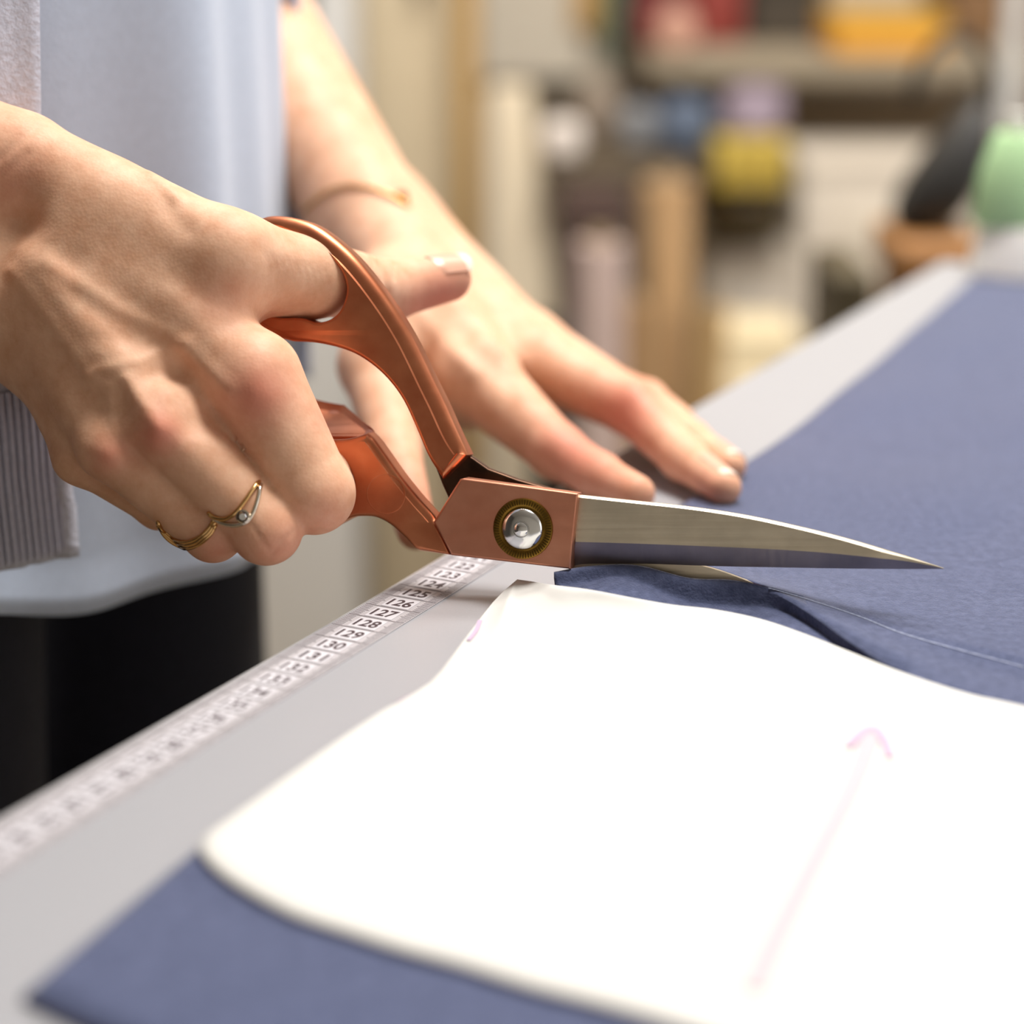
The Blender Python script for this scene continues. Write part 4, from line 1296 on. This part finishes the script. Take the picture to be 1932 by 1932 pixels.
# short cluttered shelf under it
M['bg_shelf_dark'] = plain('dark_board', (86, 74, 58), .7)
ys2 = 2.42
bx0, bx1, bz = shelf(1020, 1500, 318, 342, ys2, WALL_Y - ys2, 'short dark shelf crowded with cloth bundles', M['bg_shelf_dark'])
for nm, lb, u0, v0, u1, v1, Y, rgb in (
        ('cloth_bundle', 'white cloth bundle at the left end of the short dark shelf', 1022, 232, 1098, 312, 2.47, (232, 222, 214)),
        ('cloth_bundle', 'slate blue cloth bundle in the middle of the short dark shelf', 1240, 205, 1345, 312, 2.52, (92, 104, 124)),
        ('cloth_bundle', 'grey-blue cloth bundle left of the slate blue one', 1170, 225, 1240, 312, 2.56, (140, 142, 146)),
        ('cloth_bundle', 'lilac cloth bundle behind the yellow cloth', 1355, 160, 1478, 300, 2.66, (176, 160, 176)),
        ('cloth_bundle', 'pale grey cloth bundle behind the white one', 1090, 190, 1165, 300, 2.66, (150, 136, 122)),
        ('cloth_bundle', 'dark brown cloth bundle behind the grey-blue one', 1190, 150, 1330, 290, 2.9, (92, 74, 60))):
    o = hank(nm, lb, 'cloth', u0, v0, u1, v1, Y, plain(nm + '_' + str(u0), rgb, .95, bump=.4, bscale=60)); o.location.z = bz
# yellow cloth folded over the front of the shelf
x0, x1, z0, z1 = span(1345, 1482, 285, 350, 2.43)
prof = [(.09, .004), (.09, .026), (.05, .030), (.012, .036), (-.012, .028), (-.018, .006), (-.018, z0 - bz), (-.009, z0 - bz), (-.008, .0), (-.006, .002), (.0, .004)]
bm = bmesh.new(); n = 24; rows = []
for i in range(n + 1):
    x = x0 + (x1 - x0) * i / n - (x0 + x1) / 2
    w = .004 * math.sin(i * .9) + .003 * math.sin(i * 2.1)
    rows.append([bm.verts.new((x, y + (w if y < 0 else 0), z + (.35 * w if z > .02 else 0))) for y, z in prof])
for i in range(n):
    for j in range(len(prof)):
        j2 = (j + 1) % len(prof); bm.faces.new((rows[i][j], rows[i][j2], rows[i + 1][j2], rows[i + 1][j]))
bm.faces.new(rows[0]); bm.faces.new(rows[-1][::-1])
o = bm_obj('folded_cloth', bm, plain('yellow_cloth', (176, 152, 66), .9), None, angle=60, loc=((x0 + x1) / 2, ys2, bz)); tag(o, 'yellow folded cloth hanging over the front of the short dark shelf', 'cloth')

# things standing on the floor below
def roll(name, label, u0, u1, v_top, Y, m, core, cat='cloth roll', lean=0.0, group=None, band=None):
    x0, x1, _, zt = span(u0, u1, v_top, v_top + 60, Y)
    r = (x1 - x0) / 2
    root = empty(name, ((x0 + x1) / 2, Y + r, 0), label, cat, group)
    bm = bmesh.new(); revolve(bm, [(r * .45, .002), (r * .97, .002), (r, .008), (r, zt - .008), (r * .97, zt), (r * .45, zt)], 28); bm_obj('wound_cloth', bm, m, root)
    bm = bmesh.new(); revolve(bm, [(r * .30, 0), (r * .44, 0), (r * .44, zt + .012), (r * .30, zt + .012)], 24, closed=True); bm_obj('core_tube', bm, core, root)
    if band:
        bm = bmesh.new(); revolve(bm, [(r * 1.0, zt - .16), (r * 1.03, zt - .16), (r * 1.03, zt - .10), (r * 1.0, zt - .10)], 28); bm_obj('paper_band', bm, band, root)
    root.rotation_euler = (0, lean, 0)
    return root
card = plain('grey_card_core', (170, 150, 120), .8)
roll('fabric_roll', 'tan cloth roll standing under the slate blue bundle', 1212, 1312, 352, 2.30, plain('tan_cloth', (186, 150, 108), .9), card)
roll('fabric_roll', 'greyish pink cloth roll in front of the dark crate', 1085, 1182, 468, 1.98, plain('pink_grey_cloth', (190, 168, 160), .9), card)
roll('fabric_roll', 'slim light brown roll right of the greyish pink roll', 1205, 1262, 575, 2.02, plain('light_brown_cloth', (166, 132, 92), .9), card, lean=-.03)
roll('fabric_roll', 'slim ochre roll next to the pale cream box', 1270, 1330, 590, 2.10, plain('ochre_cloth', (176, 144, 96), .9), card, lean=.04)
def crate(label, u0, u1, v_top, Y, depth, m, m2, name='crate'):
    x0, x1, _, zt = span(u0, u1, v_top, v_top + 60, Y)
    w = x1 - x0
    root = empty(name, ((x0 + x1) / 2, Y + depth / 2, 0), label, 'crate' if name == 'crate' else 'box')
    bm = bmesh.new(); rbox(bm, 0, 0, zt / 2, w, depth, zt, .004); bm_obj('body', bm, m, root)
    bm = bmesh.new(); rbox(bm, 0, -depth / 2 - .004, zt * .84, w * .55, .01, zt * .16, .002); bm_obj('front_label', bm, m2, root)
    bm = bmesh.new(); rbox(bm, 0, 0, zt - .012, w * 1.02, depth * 1.02, .022, .003); bm_obj('rim', bm, m, root)
    return root
crate('tall dark brown crate with a dull red label behind the greyish pink roll', 1062, 1190, 385, 2.22, .14, plain('dark_brown_paint', (66, 46, 40), .8), plain('dull_red_label', (104, 48, 42), .8))
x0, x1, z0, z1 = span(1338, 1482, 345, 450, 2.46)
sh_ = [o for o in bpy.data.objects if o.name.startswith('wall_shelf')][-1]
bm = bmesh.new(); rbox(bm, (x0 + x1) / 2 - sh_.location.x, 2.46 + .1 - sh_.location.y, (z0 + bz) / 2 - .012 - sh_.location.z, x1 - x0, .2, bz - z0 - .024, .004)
dw = bm_obj('shade_box', bm, plain('olive_shade', (92, 78, 50), .8), sh_); dw['label'] = 'dark olive box standing in for the shade under the shelf'  # dark box added where the short shelf only casts shade
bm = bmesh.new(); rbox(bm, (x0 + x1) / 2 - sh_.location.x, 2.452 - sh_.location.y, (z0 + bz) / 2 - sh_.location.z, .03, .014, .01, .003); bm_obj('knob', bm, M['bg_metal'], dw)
crate('pale cream box on the floor behind the table edge', 1335, 1510, 632, 2.2, .12, plain('cream_card', (222, 206, 170), .8, vary=.04), plain('cream_label', (228, 214, 184), .8, vary=.03), name='storage_box')
crate('low grey-white chest behind the pale cream box', 1335, 1505, 470, 2.5, .16, plain('pale_grey_paint', (206, 196, 182), .7, vary=.04), plain('pale_grey_front', (212, 203, 190), .7, vary=.03))
crate('low black crate on the floor left of the greyish pink roll', 1008, 1084, 640, 2.1, .11, plain('black_paint', (44, 38, 32), .8), plain('dark_label', (70, 60, 50), .8))
crate('grey-white panelled chest under the brown shade panel', 1515, 1850, 300, 2.5, .2, plain('grey_white_paint', (206, 196, 182), .7, vary=.04), plain('grey_white_front', (206, 196, 180), .7, vary=.03))
crate('small dark olive tub just beyond the table edge', 1575, 1650, 522, 1.42, .12, plain('dark_olive_plastic', (72, 62, 40), .6), plain('tub_label', (90, 80, 56), .6))

# stool with a black bag behind the table's far end
x0, x1, _, zt = span(1722, 1842, 462, 500, 1.50)
stool = empty('stool', ((x0 + x1) / 2, 1.50 + .06, 0), 'tan wooden stool beyond the far end of the table', 'stool')
w = x1 - x0 + .02
bm = bmesh.new(); rbox(bm, 0, 0, zt - .015, w, .12, .03, .006, 3); bm_obj('seat', bm, plain('orange_wood', (160, 112, 64), .5), stool)
for sx in (-1, 1):
    for sy in (-1, 1):
        bm = bmesh.new(); rbox(bm, sx * (w / 2 - .02), sy * .042, (zt - .03) / 2, .025, .025, zt - .03, .003); bm_obj('leg', bm, plain('stool_leg_wood', (150, 104, 58), .6), stool)
bag = empty('shoulder_bag', ((x0 + x1) / 2 - .008, 1.565, zt), 'black slouching bag on the tan stool', 'bag')
bm = bmesh.new(); bmesh.ops.create_uvsphere(bm, u_segments=28, v_segments=18, radius=1)
for v in bm.verts:
    x, y, z = v.co
    h = (z + 1) / 2
    v.co = (math.copysign(abs(x) ** .7, x) * .036 * (1 - .62 * h) + .042 * h, math.copysign(abs(y) ** .7, y) * .042 * (1 - .4 * h), h * .098)
bm_obj('bag_body', bm, plain('black_leather', (34, 32, 30), .5), bag, angle=None)
V, F = tube_mesh([(.02 + .03 * math.cos(t), 0, .095 + .05 * math.sin(t)) for t in np.linspace(0, math.pi, 16)], .004, 8)
mesh_obj('strap', V, F, plain('black_strap', (30, 28, 26), .5), bag)

# white tub on the far corner of the table with a mint thread cone standing in it
p = TB(1924, 516)
k = ((p - CAM) @ FWD) / FPX
bm = bmesh.new(); revolve(bm, [(0, 0), (96 * k, 0), (98 * k, 4 * k), (92 * k, 40 * k), (78 * k, 90 * k), (76 * k, 95 * k), (72 * k, 96 * k), (70 * k, 90 * k), (84 * k, 40 * k), (88 * k, 7 * k), (0, 6 * k)], 40)
tub = tag(bm_obj('tub', bm, plain('white_plastic', (246, 244, 238), .4, vary=.02), None, loc=p), 'white plastic tub on the far corner of the table', 'tub')
cone = empty('thread_cone', p + np.array([-22 * k, 4 * k, 7.2 * k]), 'mint green thread cone standing in the white tub', 'thread')
bm = bmesh.new(); revolve(bm, [(0, 0), (36 * k, 0), (38 * k, 84 * k), (0, 84 * k)], 28); bm_obj('cone_base', bm, plain('grey_card', (170, 166, 158), .7), cone)
bm = bmesh.new(); revolve(bm, [(0, 82 * k), (70 * k, 86 * k), (75 * k, 98 * k), (66 * k, 180 * k), (44 * k, 250 * k), (38 * k, 256 * k), (0, 256 * k)], 40); bm_obj('wound_thread', bm, plain('mint_thread', (178, 216, 162), .8, vary=.08, scale=20, bump=.3, bscale=600, stretch=(.2, .2, 6)), cone)
bm = bmesh.new(); revolve(bm, [(0, 252 * k), (22 * k, 254 * k), (20 * k, 290 * k), (0, 292 * k)], 24); bm_obj('cone_tip', bm, plain('white_card', (230, 228, 220), .6, vary=.02), cone)

# white stand pole at the right edge
x0, x1, _, _ = span(1898, 1940, 30, 200, 1.9)
sp_ = empty('garment_stand', ((x0 + x1) / 2, 1.92, 0), 'white metal stand pole near the thread cone', 'stand')
bm = bmesh.new(); revolve(bm, [(0, .02), (.010, .02), (.010, 1.5), (0, 1.505)], 20); bm_obj('pole', bm, M['bg_white'], sp_)
bm = bmesh.new(); revolve(bm, [(0, 0), (.14, 0), (.14, .012), (.03, .03), (0, .03)], 32); bm_obj('base', bm, M['bg_white'], sp_)
